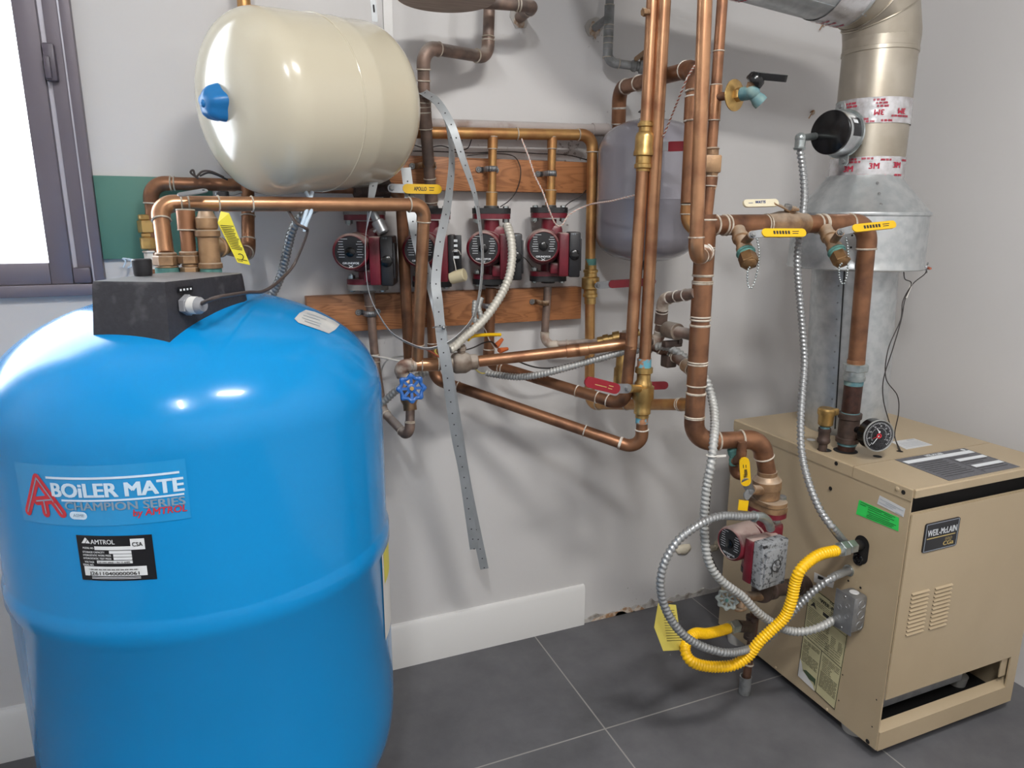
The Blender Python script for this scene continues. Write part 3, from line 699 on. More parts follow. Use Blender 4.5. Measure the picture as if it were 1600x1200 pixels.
# name plate
c0, c1, c2, c3 = (W(*q, -yf) for q in ((1444, 820), (1498, 808), (1493, 847), (1439, 865)))
cx, cz = (c0.x + c1.x + c2.x + c3.x) / 4, (c0.z + c1.z + c2.z + c3.z) / 4; pw, ph = (c1.x - c0.x), (c0.z - c3.z)
y_ = yf - .001
m = MB(); m.prism(stadium((cx, y_, cz), X, Z, pw / 2, ph / 2, .006), V(0, -.003, 0)); pl_ = m.build('name_plate', 'plate_black', bo, label='black name plate with white lettering')
m = MB(['ink_white', 'ink_gold', 'ink_grey'])
yy = y_ - .0034
m.text('WEIL-McLAIN', V(cx - pw * .42, yy, cz + ph * .05), X, Z, ph * .22, width=pw * .84, bold=.014)
m.mi = 1; m.mm((cx - pw * .42, yy, cz - ph * .05), (cx + pw * .40, yy + .0003, cz - ph * .02)); m.text('GOLD', V(cx + pw * .12, yy, cz - ph * .2), X, Z, ph * .09, width=pw * .2); m.text('CGa', V(cx + pw * .08, yy, cz - ph * .38), X, Z, ph * .15, width=pw * .3, bold=.03)
m.mi = 2
for a, b in (((-1, -1), (1, -1)), ((1, -1), (1, 1)), ((1, 1), (-1, 1)), ((-1, 1), (-1, -1))):
    k = .93; m.bar(V(cx + a[0] * pw / 2 * k, yy + .0002, cz + a[1] * ph / 2 * k), V(cx + b[0] * pw / 2 * k, yy + .0002, cz + b[1] * ph / 2 * k), .0012, .0004, Y, False)
m.build('lettering', ['ink_white', 'ink_gold', 'ink_grey'], pl_)
# left side: openings, screws, stickers
def SX_(px, py): return WX(px, py, x0)
m = MB('dark_inside'); hc_ = SX_(1346, 859)
m.prism(stadium(hc_ + V(-.0006, 0, 0), -Y, Z, .021, .037, .0205), V(-.0006, 0, 0)); hol = m.build('hose_opening', 'dark_inside', bo)
m = MB('gloss_black'); m.torus(hc_ + V(-.002, .004, -.028), X, .012, .0035, 20, 8); m.torus(hc_ + V(-.002, .004, -.028), X, .006, .002, 20, 8); m.build('hole_grommet', 'gloss_black', bo)
m = MB('dark_inside')
for px, py, r in ((1299, 763, .0055), (1308, 724, .0055), (1413, 769, .0055), (1327, 907, .003), (1346, 918, .0032), (1318, 1054, .002), (1312, 1094, .002), (1371, 1093, .002), (1364, 1135, .002), (1357, 1158, .006)): m.disc(SX_(px, py) + V(-.0032, 0, 0), X, r)
m.build('screw_hole', 'dark_inside', bo)
m = MB('tan_enamel'); m.lathe(SX_(1403, 764) + V(-.002, 0, 0), -X, [(0, .006), (.002, .005), (.0028, .003)], 14); m.lathe(SX_(1212, 1043), -X, [(0, .005), (.003, .003)], 12); m.lathe(SX_(1292, 1108), -X, [(0, .005), (.003, .003)], 12); m.build('screw', 'tan_enamel', bo)
def sticker(name, corners, mt, label, dx=.0012):
    P = [SX_(*c) + V(-dx, 0, 0) for c in corners]; m = MB(); m.prism(P, V(.0006, 0, 0)); return m.build(name, mt, bo, label=label), P
def bil(P, u, v, d=.0008): # P: tl, tr, br, bl
    return (P[0].lerp(P[1], u)).lerp(P[3].lerp(P[2], u), v) + V(-d, 0, 0)
gs, Pg = sticker('approval_sticker', [(1343, 781), (1405, 809), (1404, 830), (1338, 803)], 'sticker_green', 'bright green approval sticker')
m = MB('ink_dark')
def lines(m, P, rows, t=.0012, d=.0008):
    for u0_, u1_, v_ in rows: m.bar(bil(P, u0_, v_, d), bil(P, u1_, v_, d), t, .0002, X, False)
lines(m, Pg, [(.05, .2, .22), (.26, .6, .2), (.26, .9, .34), (.65, .85, .2), (.26, .8, .5), (.3, .95, .64), (.26, .9, .76), (.26, .86, .88), (.05, .92, .08)], .0011)
m.build('lettering', 'ink_dark', gs)
ws, Pw = sticker('serial_sticker', [(1375, 774), (1415, 795), (1412, 808), (1371, 787)], 'sticker_silver', 'small white strip sticker')
m = MB('ink_grey'); lines(m, Pw, [(.05, .95, .3), (.3, .7, .5), (.05, .6, .7), (.7, .97, .85)], .001); m.build('lettering', 'ink_grey', ws)
ws, Pw = sticker('paper_label', [(1273, 894), (1304, 908), (1302, 919), (1272, 909)], 'sticker_white', 'white label behind the conduit')
m = MB('ink_dark'); m.quad(bil(Pw, .2, .15), bil(Pw, .55, .15), bil(Pw, .55, .5), bil(Pw, .2, .5)); m.build('lettering', 'ink_dark', ws)
rs, Pr = sticker('rating_label', [(1266, 914), (1330, 962), (1305, 1109), (1247, 1055)], 'sticker_cream', 'tall cream rating label with black print')
m = MB(['ink_dark', 'sticker_white', 'ink_green'])
mat('ink_green', '44533c', .6)
rnd = random.Random(3)
lines(m, Pr, [(0.0, 1, .004), (0, 1, .996)], .002)
m.bar(bil(Pr, .005, 0), bil(Pr, .005, 1), .0016, .0002, X, False); m.bar(bil(Pr, .995, 0), bil(Pr, .995, 1), .0016, .0002, X, False)
m.bar(bil(Pr, .0, .21), bil(Pr, 1, .22), .001, .0002, X, False); m.bar(bil(Pr, .0, .53), bil(Pr, 1, .55), .0018, .0002, X, False); m.bar(bil(Pr, .5, .54), bil(Pr, .5, 1), .0016, .0002, X, False)
def rowtxt(u0_, u1_, v0, v1, n, t=.0011, gap=.25):
    for k in range(n):
        v_ = v0 + (v1 - v0) * k / max(1, n - 1); u = u0_
        while u < u1_ - .03:
            L = rnd.uniform(.05, .16); e = min(u + L, u1_); m.bar(bil(Pr, u, v_), bil(Pr, e, v_), t, .0002, X, False); u = e + .015
        
def tl(s, u, v, h, w): 
    o = bil(Pr, u, v, .001); xd = (bil(Pr, u + .3, v) - bil(Pr, u, v)); m.text(s, o, xd, Z, h, width=w, bold=.03)
tl('WEIL-McLAIN', .3, .085, .011, .085); tl('CGa', .52, .03, .006, .018)
rowtxt(.25, .95, .05, .065, 2); rowtxt(.08, .95, .105, .14, 3); rowtxt(.05, .6, .23, .34, 7); rowtxt(.05, .62, .37, .41, 3); rowtxt(.05, .65, .43, .50, 4); rowtxt(.66, .78, .33, .42, 6); rowtxt(.84, .95, .33, .42, 7); rowtxt(.55, .95, .44, .52, 4)
rowtxt(.04, .46, .57, .6, 3); rowtxt(.04, .2, .62, .68, 5); rowtxt(.04, .46, .70, .8, 8); rowtxt(.54, .96, .58, .63, 4); rowtxt(.56, .8, .65, .72, 5); rowtxt(.54, .96, .74, .9, 13)
m.face([m.bm.verts.new(bil(Pr, *q, .001)) for q in ((.08, .19), (.16, .13), (.24, .19), (.16, .175))]); m.face([m.bm.verts.new(bil(Pr, *q, .001)) for q in ((.4, .155), (.72, .16), (.72, .195), (.4, .19))])
m.mi = 1; m.face([m.bm.verts.new(bil(Pr, *q, .0012)) for q in ((.01, .8), (.06, .83), (.12, .9), (.4, .95), (.48, 1.0), (.01, 1.0))])
m.mi = 2; m.face([m.bm.verts.new(bil(Pr, *q, .0014)) for q in ((.12, .89), (.2, .865), (.46, .87), (.47, .95), (.42, .92), (.3, .93))])
m.build('lettering', ['ink_dark', 'sticker_white', 'ink_green'], rs)
# top: rating plate, white sheet, holes
T4 = [WZ(*q, z1 + .0008) for q in ((1398, 718), (1506, 700), (1594, 729), (1483, 751))]
m = MB(); m.prism(T4, V(0, 0, -.0007)); tp = m.build('warning_plate', 'label_grey', bo, label='grey printed warning plate on the lid')
def bt(P, u, v, d=.0006): return (P[0].lerp(P[1], u)).lerp(P[3].lerp(P[2], u), v) + V(0, 0, d)
m = MB(['ink_white', 'ink_dark'])
for u0_, u1_, v0, v1 in ((.0, .98, .12, .24), (.55, .98, .37, .47), (.55, .98, .66, .76)): m.quad(bt(T4, u0_ + .02, v1), bt(T4, u1_, v1), bt(T4, u1_, v0), bt(T4, u0_ + .02, v0))
xd = T4[1] - T4[0]; m.text('WEIL-McLAIN', bt(T4, .38, .11), xd, T4[0] - T4[3], .012, width=.06, bold=.03); m.disc(bt(T4, .93, .07), Z, .006)
m.mi = 1
for k in range(9):
    v_ = .3 + .07 * k
    m.bar(bt(T4, .05, v_), bt(T4, rnd.uniform(.42, .52), v_), .0012, .0002, Z, False)
    if k not in (1, 2, 5, 6): m.bar(bt(T4, .56, v_), bt(T4, rnd.uniform(.8, .97), v_), .0012, .0002, Z, False)
m.bar(bt(T4, .54, .26), bt(T4, .54, .95), .001, .0002, Z, False)
m.build('lettering', ['ink_white', 'ink_dark'], tp)
T5 = [WZ(*q, z1 + .0008) for q in ((1392, 690), (1428, 685), (1457, 695), (1416, 702))]
m = MB(); m.prism(T5, V(0, 0, -.0007)); tp = m.build('paper_label', 'sticker_silver', bo, label='white paper label on the lid')
m = MB('ink_grey'); m.bar(bt(T5, .6, .12), bt(T5, .9, .12), .003, .0002, Z, False)
for k in range(4): m.bar(bt(T5, .1, .35 + .15 * k), bt(T5, .9, .35 + .15 * k), .001, .0002, Z, False)
m.build('lettering', 'ink_grey', tp)
m = MB('dark_inside'); m.disc(WZ(1371, 713, z1 + .0006), Z, .011, 20); m.disc(WZ(1406, 705, z1 + .0006), Z, .008, 16); m.disc(WZ(1321, 704, z1 + .0006), Z, .03, 24); m.disc(WZ(1288, 703, z1 + .0006), Z, .018, 24)
m.build('lid_opening', 'dark_inside', bo)
m = MB('sticker_white'); m.disc(WZ(1267, 687, z1 + .0008), Z, .012, 20); m.build('round_sticker', 'sticker_white', bo)

# ================================================================== flue
FX, FY = 1.630, -.40
fl = thing('flue_pipe', 'bright metal flue rising from the tan boiler through a draft hood to a bend', 'flue', (1.655, FY, z1))
def FA(z):                                      # slightly leaning centre line
    return V(1.655 + (1.622 - 1.655) * min(1, (z - z1) / .46), FY, z)
m = MB(); p = FA(z1); a_ = FA(1.24) - p
m.lathe(p, a_, [(0.0015, .111), (a_.length, .109)], 64); m.build('lower_stack', 'hood_steel', fl)

m = MB(['hole_dark', 'bolt_steel']); dr = V(-.86, -.51, 0)
m.bar(FA(z1 + .02) + dr * .1112, FA(1.19) + dr * .110, .0035, .001, dr, False); m.mi = 1
for k in range(9): q = FA(z1 + .06 + .045 * k) + V(-.91, -.41, 0) * .111; m.lathe(q, V(-.91, -.41, 0), [(0, .0025), (.0015, .0015)], 8)
m.build('seam', ['hole_dark', 'bolt_steel'], fl)
zH0, zH1, zH2 = 1.192, 1.335, 1.424
hx = FA(1.3); hx = V(1.620, FY, 0)
m = MB(); m.lathe(V(hx.x, hx.y, zH0), Z, [(0, .172), (.003, .1745), (.006, .172), (.03, .171), (zH1 - zH0 - .004, .169)], 72, close=(False, False)); m.lathe(V(hx.x, hx.y, zH0), Z, [(.001, .1715), (.01, .170), (zH1 - zH0, .165)], 72, close=(False, False)); m.build('hood_skirt', 'hood_steel', fl)
m = MB(); m.lathe(V(hx.x, hx.y, zH1), Z, [(-.006, .168), (-.004, .1725), (0, .1735), (.004, .1725), (.006, .168), (zH2 - zH1, .096), (zH2 - zH1 + .01, .091)], 72, close=(False, False)); m.build('hood_cone', 'hood_steel', fl)
m = MB('bolt_steel')
for k in range(3):
    t = .2 + .3 * k; r = .168 + (.096 - .168) * t; n_ = V(-.5, -.86, 0); m.lathe(V(hx.x, hx.y, zH1 + .006 + (zH2 - zH1) * t) + n_ * r, n_ + V(0, 0, .9), [(0, .004), (.002, .002)], 8)
m.build('rivet', 'bolt_steel', fl)
m = MB(); n_ = V(-.72, -.69, 0); m.bar(V(hx.x, hx.y, zH0 + .006) + n_ * .1722, V(hx.x, hx.y, zH1 - .008) + n_ * .1702, .0025, .001, n_, False)
for k in range(4): q = V(hx.x, hx.y, zH0 + .03 + .03 * k) + V(-.78, -.62, 0) * .171; m.lathe(q, V(-.78, -.62, 0), [(0, .0028), (.0015, .0015)], 8)
m.build('skirt_seam', 'hole_dark', fl)
FR = .0905
zE = W(1370, 62, -FY).z
def FU(z): return V(1.627, FY, z)
m = MB(); m.lathe(FU(zH2), Z, [(0, FR), (1.735 - zH2, FR - .001), (1.736 - zH2, FR + .0015), (1.745 - zH2, FR + .0015), (1.746 - zH2, FR), (zE - zH2, FR + .0012)], 64, close=(False, False)); m.build('upper_stack', 'flue_steel', fl)
zc = W(1230, 24, -FY).z + FR - .006
duct_d = V(-1, 0, .085).normalized()
# gored bend
RB = .105; P = []
c_ = V(1.627 - RB, FY, zc - RB); gor = 3
P = [FU(zE)]
for k in range(gor + 1):
    a = PI / 2 * k / gor; P.append(V(1.627 - RB + RB * math.cos(a), FY, zc - RB + RB * math.sin(a)))
P.append(V(1.627 - RB - .01, FY, zc + .001))
P[1].z = max(P[1].z, zE + .002)
MB().sweep(P, FR + .0015, 48, close=(False, False), hint=Y).build('gored_bend', 'flue_steel', fl, sharp=12)
m = MB()
for k in (2, 3, 4):
    t = (P[k + 1] - P[k - 1]).normalized(); m.torus(P[k], t, FR + .0025, .0022, 48, 6)
m.build('bend_seam', 'flue_steel', fl)
d0 = P[-1]; d1 = d0 + duct_d * .58
m = MB(); m.sweep([d0, d0 + duct_d * .2, d0 + duct_d * .42, d0 + duct_d * .56, d0 + duct_d * .60 + V(-.03, 0, .012), d0 + duct_d * .60 + V(-.085, 0, .06), V(d0.x - .698, FY, d0.z + .16), V(d0.x - .70, FY, 2.75)], FR + .002, 48, hint=Y, close=(False, False)); m.bar(d0 + V(0, -.05, -.078), d1 + V(0, -.05, -.078), .004, .002, V(0, -.5, -.8), False); m.build('duct', 'hood_steel', fl)
# foil tape with red print
def tape(pos, axis, r, L, marks, hint, name='foil_tape'):
    axis = axis.normalized(); m = MB(); n = 40; pr = []
    for i in range(9): pr.append((L * i / 8, r + .001 + random.uniform(0, .0012)))
    m.lathe(pos, axis, pr, 48, close=(False, False)); o = m.build(name, 'foil', fl, label='silver foil tape with red print', sharp=25)
    u = hint; v = axis.cross(u); m = MB('ink_red')
    for ang, t, flip, h, s_ in marks:
        def mp(a, b, ang=ang, t=t, flip=flip):
            if flip: a, b = -a, -b
            q = ang + a / r; return pos + axis * (t * L + b) + (u * math.cos(q) + v * math.sin(q)) * (r + .0030)
        m.text(s_, V(0, 0, 0), X, Z, h, bold=.05, mp=mp)
    m.build('lettering', 'ink_red', o)
tocam = V(-.75, -.66, 0)
def an(d): return math.radians(d)
mk = [(an(-24), .5, True, .013, '3M'), (an(16), .5, True, .013, '3M'), (an(52), .55, True, .013, '3M')] + [(an(a), v_, True, .005, 'IIIIII IIII III') for a, v_ in ((-26, .86), (-24, .74), (16, .92), (20, .8), (22, .68), (-5, .2), (45, .3), (4, .1), (30, .12), (60, .3))]
tape(FU(1.560), Z, FR, .062, mk, tocam)
mk = [(an(-34), .35, False, .014, '3M'), (an(4), .45, False, .014, '3M'), (an(42), .5, False, .014, '3M')] + [(an(a), v_, False, .005, 'IIIIII IIII III') for a, v_ in ((-32, .84), (-26, .72), (-8, .86), (20, .8), (-12, .12), (14, .1), (46, .14), (-30, .06), (60, .8))]
tape(FU(1.423), Z, FR, .056, mk, tocam)
mk = [(an(-90 + a), v_, True, .006, 'IIIIII IIII III') for a in (0, 25, 48) for v_ in (.2, .5, .75)]
tape(d0 + duct_d * .012, duct_d, FR + .002, .085, mk, V(0, -.75, -.66)); tape(d0 + duct_d * .32, duct_d, FR + .002, .05, mk, V(0, -.75, -.66))
# round spill sensor / flue damper motor on the side
sn = V(-math.sin(math.radians(77)), -math.cos(math.radians(77)), 0); sz = W(1325, 207, -FY + .06).z
s0 = FU(sz) + sn * (FR + .030)
dmp = thing('damper_motor', 'round black faced damper motor clamped to the flue above the draft hood', 'motor', s0)
m = MB(); m.box(s0 + sn * -.012, (.06, .04, .05), (V(-sn.y, sn.x, 0), sn, Z)); m.box(s0 + sn * .006, (.075, .01, .06), (V(-sn.y, sn.x, 0), sn, Z)); m.lathe(s0 + sn * .01, sn, [(0, .058), (.003, .06), (.006, .058)], 48)
for q in (1, -1):
    c_ = s0 + sn * .012 + V(0, 0, .064 * q) + V(-sn.y, sn.x, 0) * .012 * -q; m.prism(stadium(c_, V(-sn.y, sn.x, 0), Z, .012, .016, .0115), sn * .004)
m.build('mounting_flange', 'zinc', dmp)
for q in (1, -1): c_ = s0 + sn * .016 + V(0, 0, .068 * q) + V(-sn.y, sn.x, 0) * .012 * -q; MB().hexa(c_, c_ + sn * .005, .006).build('bolt', 'bolt_steel', dmp)
m = MB(); m.lathe(s0 + sn * .016, sn, [(0, .053), (.046, .053), (.05, .0525)], 48); can = m.build('motor_can', 'hood_steel', dmp)
m = MB(); m.lathe(s0 + sn * .066, sn, [(-.004, .0528), (0, .0535), (.004, .053), (.006, .050)], 48); m.build('face_cover', 'gloss_black', dmp, label='glossy black round cover')
u_ = V(-sn.y, sn.x, 0)
m = MB(['label_black', 'ink_white']); n = 10
def cr(a, t, r=.0535): return s0 + sn * t + (u_ * -math.cos(a) * -1 + Z * math.sin(a)) * r
for i in range(n):
    a, b = -.2 + .9 * i / n, -.2 + .9 * (i + 1) / n
    m.quad(cr(a, .017), cr(b, .017), cr(b, .053), cr(a, .053))
m.mi = 1
for i in range(4):
    a, b = .38 + .18 * i / 4, .38 + .18 * (i + 1) / 4; m.quad(cr(a, .03, .0538), cr(b, .03, .0538), cr(b, .05, .0538), cr(a, .05, .0538))
m.build('motor_label', ['label_black', 'ink_white'], can)
eb = W(1250, 224, .455)
m = MB(); qq = s0 + sn * .03 - u_ * .05; m.cyl(qq, eb + V(0, 0, .012), .009, 16); m.sphere(eb + V(0, 0, .012), .0135); m.cyl(eb + V(0, 0, .012), eb - V(0, 0, .012), .0125, 16, bev=.002); m.torus(eb - V(0, 0, .012), Z, .0115, .0035, 16, 6); m.build('conduit_elbow', 'zinc', dmp)
# thermocouple clip and wires on the hood skirt
cl = W(1428, 418, .50); n_ = (V(cl.x - hx.x, cl.y - hx.y, 0)).normalized(); cl = V(hx.x, hx.y, cl.z) + n_ * .1725
tg = V(-n_.y, n_.x, 0)
tsn = thing('spill_switch', 'small spill switch with red terminals on the draft hood rim', 'switch', cl)
m = MB(); m.box(cl + n_ * .003, (.03, .006, .012), (tg, n_, Z), .001); m.build('body', 'galvanized', tsn)
m = MB()
for q in (-1, 1): m.lathe(cl + n_ * .006 + V(0, 0, .011 * q), n_, [(0, .004), (.003, .003)], 10)
m.build('screw', 'bolt_steel', tsn)
m = MB()
for q in (-1, 1): m.cyl(cl + n_ * .008 + tg * .012 * q, cl + n_ * .010 + tg * .030 * q, .0042, 10, r1=.003)
m.build('terminal', 'wire_red', tsn)
for k, (lab, Lp) in enumerate((('left of two thin black wires hanging from the draft hood switch to the boiler lid', [(1412, 424, .55), (1414, 436, .56), (1424, 443, .56), (1414, 468, .58), (1408, 500, .59), (1395, 545, .6), (1381, 590, .6), (1380, 622, .6), (1388, 655, .6), (1400, 690, .59), WZ(1405, 704, z1)]), ('right of two thin black wires hanging from the draft hood switch to the boiler lid', [(1448, 418, .52), (1445, 428, .54), (1426, 444, .56), (1411, 470, .58), (1407, 500, .59), (1388, 545, .6), (1384, 590, .6), (1402, 618, .6), (1404, 645, .6), (1398, 680, .59), WZ(1407, 704, z1)]))):
    cable('thin_wire', lab, 'wire', Lp, .0013, 'cable_black', 'spill switch wires')
m = MB(); m.sweep(spline(pts([(1424, 444, .558), (1415, 466, .578)]), 4), .003, 8); tag(m.build('wire_sleeve', 'cable_white'), 'white sleeve around the thin black wires below the draft hood', 'sleeve')

# ================================================================== pumps
def pump(px, py, off, rot, label, kind='black', group='circulator pumps on the wall', scale=1.0, dusty=False):
    t = thing('circulator_pump', label, 'pump', (0, 0, 0), group)
    mx_ = -.022; zc_ = 0
    m = MB(); m.cyl((0, 0, -.07), (0, 0, .07), .021, 24); m.lathe((mx_ * .6, .03, -.004), -Y, [(0, .03), (.006, .046), (.04, .05), (.055, .046)], 28); m.box((.012, .005, .02), (.05, .05, .07), bev=.012); m.build('volute', 'red_cast' if not dusty else 'red_cast', t)
    m = MB(); m.lathe((mx_, -.012, 0), -Y, [(0, .043), (.062, .043), (.076, .0433), (.08, .042), (.083, .038), (.081, .0365)], 40); mo = m.build('motor_housing', 'red_cast', t)
    m = MB(); m.lathe((mx_, -.090, 0), -Y, [(0, .0370), (.003, .0370), (.0035, .0365)], 40); fp = m.build('face_plate', 'black_plastic', t, label='round black face plate with white print')
    m = MB(); m.lathe((mx_, -.0935, 0), -Y, [(0, .0115), (.003, .0115), (.004, .010)], 6 if False else 20); m.build('vent_plug', 'gloss_black', fp)
    m = MB('ink_grey'); y2 = -.0938; r2 = random.Random(5)
    for k in range(7):
        zz = .024 - .006 * k
        for a, b in ((-.03, -.013), (.014, .031)):
            if abs(zz) < .03: m.bar((mx_ + a + r2.uniform(0, .004), y2, zz), (mx_ + b - r2.uniform(0, .004), y2, zz), .0011, .0002, Y, False)
    m.bar((mx_ - .024, y2, .03), (mx_ - .006, y2, .03), .001, .0002, Y, False)
    m.text('GRUNDFOS', V(mx_ - .019, y2, -.0285), X, Z, .0045, width=.038, bold=.05)
    for q in (-1, 1): m.bar((mx_ - .005, y2, -.034 + .003 * q), (mx_ + .005, y2, -.034 - .003 * q), .0014, .0002, Y, False)
    m.build('lettering', 'ink_white' if not dusty else 'ink_grey', fp)
    for sg, zz in ((1, .073), (-1, -.070)):
        z2 = zz + sg * .013
        m = MB(); m.prism(stadium((0, 0, min(zz, z2)), X, Y, .05, .031, .026), V(0, 0, .013)); m.build('flange', 'red_cast', t)
        z3 = z2 + sg * .0145
        m = MB(); m.prism(stadium((0, 0, min(z2 + sg * .0004, z3)), X, Y, .051, .032, .027), V(0, 0, .0141)); m.lathe((0, 0, z3), Z * sg, [(0, .021), (.006, .019)], 20); m.build('pipe_flange', 'grey_cast' if kind == 'left' else 'bronze' if (kind == 'dusty' and sg > 0) else 'black_cast', t)
        for q in (-1, 1):
            m = MB(); cx_ = .038 * q; m.cyl((cx_, -.004, zz - sg * .012), (cx_, -.004, z3 + sg * .006), .0045, 10); m.hexa((cx_, -.004, zz - sg * .009), (cx_, -.004, zz + sg * .0004), .009); m.hexa((cx_, -.004, z3 + sg * .0002), (cx_, -.004, z3 + sg * .005), .008); m.build('bolt', 'zinc', t)
    m = MB(); m.box((.0335, -.045, -.022), (.026, .088, .114), bev=.004); m.box((.02, -.03, -.06), (.04, .05, .03), bev=.006); bx = m.build('terminal_box', 'red_cast', t)
    if kind in ('black', 'left', 'dusty'):
        m = MB(); m.box((.0620, -.045, -.022), (.030, .086, .118), bev=.004); m.box((.078, -.055, -.022), (.006, .05, .085), bev=.002); cv = m.build('box_cover', 'dusty_cover' if kind == 'dusty' else 'black_plastic', t, label='grey dusty cover' if kind == 'dusty' else None)
        if kind == 'dusty':
            m = MB(); m.lathe((.081, -.048, -.02), X, [(0, .014), (.004, .0135), (.005, .009)], 20); m.bar((.086, -.055, -.018), (.086, -.041, -.022), .006, .004, X); m.build('speed_dial', 'dusty_cover', cv)
            m = MB('hole_dark'); m.torus((.0855, -.048, -.02), X, .0145, .0012, 24, 6)
            for a, b in ((-.006, -.01), (.006, .004)): m.bar((.0815, -.048 + a, -.04 + b), (.0815, -.048 + b, -.032), .0018, .0006, X, False)
            m.box((.0745, -.082, .032), (.008, .01, .006)); m.box((.0745, -.012, -.076), (.008, .01, .006)); m.build('cover_mark', 'hole_dark', cv)
        else:
            m = MB(); m.lathe((.062, -.088, -.022), -Y, [(0, .014), (.004, .013), (.006, .009)], 24); m.bar((.056, -.096, -.022), (.068, -.096, -.022), .006, .004, Y); m.build('speed_dial', 'gloss_black', cv)
            m = MB('ink_grey'); m.text('I II III', V(.053, -.0885, .03), X, Z, .004); m.build('lettering', 'ink_grey', cv)
    else:                                        # cover taken off: terminals, wires and a capacitor
        m = MB(); m.box((.0545, -.045, -.014), (.016, .08, .1), bev=.003); m.box((.067, -.012, -.014), (.022, .006, .096), bev=.002); m.build('box_interior', 'black_plastic', t)
        m = MB('ink_white')
        for k in range(3): m.box((.066, -.084 + .0, .022 - .012 * k), (.009, .004, .006))
        m.box((.067, -.086, -.018), (.014, .006, .006)); m.build('terminal_block', 'ink_white', t)
        m = MB(); m.sweep(spline([(.058, -.086, -.004), (.066, -.095, 0), (.074, -.09, -.003), (.078, -.08, -.012)]), .0012, 6); m.sweep(spline([(.06, -.086, -.02), (.064, -.095, -.035), (.066, -.09, -.05)]), .0012, 6); m.build('wire', 'cable_white', t)
        m = MB(); m.lathe((.052, -.075, -.070), V(.8, -.3, .22), [(0, .014), (.002, .0158), (.038, .0158), (.04, .014)], 24); m.build('capacitor', 'bulb_cream', t, label='cream cylindrical capacitor')
    t.location = W(px, py, off); t.rotation_euler = (0, 0, math.radians(rot)); t.scale = (scale,) * 3
    return t
G4 = 'circulator pumps in a row on the wall'
pump(572, 391, .075, -20, 'leftmost dark red circulator pump with dusty grey flanges, under the white tank', 'left', G4)
pump(674, 388, .075, -20, 'dark red circulator pump with opened terminal box showing wires and cream capacitor', 'open', G4)
pump(768, 386, .075, -20, 'dark red circulator pump with a pale flexible conduit curving down across its front', 'black', G4)
pump(857, 383, .075, -20, 'rightmost dark red wall pump, with pinkish twisted wire draped over its top', 'black', G4)
pump(1193, 843, .60, -84, 'dark red circulator pump with grey speckled cover beside the tan boiler', 'dusty', None)
# ================================================================== boards and wall fittings
def plank(px0, px1, pyt0, pyt1, pyb1, label, knots):
    a, b, c = W(px0, pyt0, .038), W(px1, pyt1, .038), W(px1, pyb1, .038)
    m = MB(); m.mm((a.x, -.038, c.z), (b.x, -.0005, (a.z + b.z) / 2), .002)
    o = m.build('board', 'pine_board'); tag(o, label, 'board', 'pine boards behind the pumps'); return o, a.x, b.x, c.z, (a.z + b.z) / 2
plank(592, 918, 244, 251, 302, 'upper pine board screwed to the wall above the red pumps', [])
plank(478, 909, 460, 452, 498, 'lower pine board screwed to the wall under the red pumps', [])
a, b = W(145, 274, .012), W(232, 404, .012); c = W(332, 300, .012)
o = MB().mm((WX1 + .001, -.012, b.z), (c.x, -.0005, a.z), .001).build('green_panel', 'green_board'); tag(o, 'plain green panel on the wall right of the window', 'panel')
o = MB().mm((W(600, 30, .012).x, -.010, W(607, 58, .01).z), (W(614, 30, .012).x, -.0005, W(607, -40, .01).z)).build('wall_channel', 'trim_white'); tag(o, 'white painted metal strip on the wall above the white tank', 'strip')
m = MB(['strap_steel', 'hole_dark']); p, q = W(586, 34, .12), W(580, -30, .12); m.bar(p, q, .013, .001, Y, False); m.mi = 1; m.bar(p.lerp(q, .25) - Y * .0008, p.lerp(q, .4) - Y * .0008, .004, .0003, Y); o = m.build('hanger_strap', ['strap_steel', 'hole_dark']); tag(o, 'slotted grey hanger strap dropping behind the top of the white tank', 'strap')
# pipe straps on the boards
def clamp(px, py, off, r, label):
    c = W(px, py, off); c.y = -max(off, .052)
    t = thing('pipe_clamp', label, 'clamp', c, 'pipe clamps on the boards')
    P = [V(c.x + (r + .002) * math.cos(a), c.y - (r + .002) * math.sin(a), c.z) for a in [PI * k / 10 for k in range(11)]]
    P = [V(c.x + .026, -.0395, c.z), V(c.x + r + .004, -.0395, c.z)] + P + [V(c.x - r - .004, -.0395, c.z), V(c.x - .026, -.0395, c.z)]
    m = MB(); h = .007
    for i in range(len(P) - 1):
        a, b = P[i], P[i + 1]; m.quad(a + Z * h, b + Z * h, b - Z * h, a - Z * h)
    o = m.build('band', 'galvanized' if random.random() < .4 else 'bronze', t)
    md = o.modifiers.new('s', 'SOLIDIFY'); md.thickness = .0016
    for q in (-1, 1):
        m = MB(); m.torus(V(c.x + q * (r + .014), -.0405, c.z), Y, .006, .0022, 16, 6); m.lathe(V(c.x + q * (r + .014), -.040, c.z), -Y, [(0, .005), (.003, .003)], 10); m.build('screw', 'bolt_steel', t)
clamp(670, 258, .096, .0143, 'pipe clamp on the upper board under the left riser beside the white tank')
clamp(769, 264, .0765, .0111, 'pipe clamp on the upper board above the pump with pale conduit')
clamp(862, 271, .0765, .0111, 'pipe clamp on the upper board above the rightmost wall pump')
clamp(579, 490, .0735, .0111, 'grey dusty pipe clamp on the lower board beside the blue tank')
clamp(676, 494, .0735, .0111, 'pipe clamp on the lower board behind the steel straps')
clamp(765, 478, .075, .0111, 'pipe clamp on the lower board under the pump with pale conduit')
clamp(852, 473, .075, .0111, 'rightmost pipe clamp on the lower board')

# ================================================================== pipes
R1, R34, R15, R125 = .0143, .0111, .0206, .0175
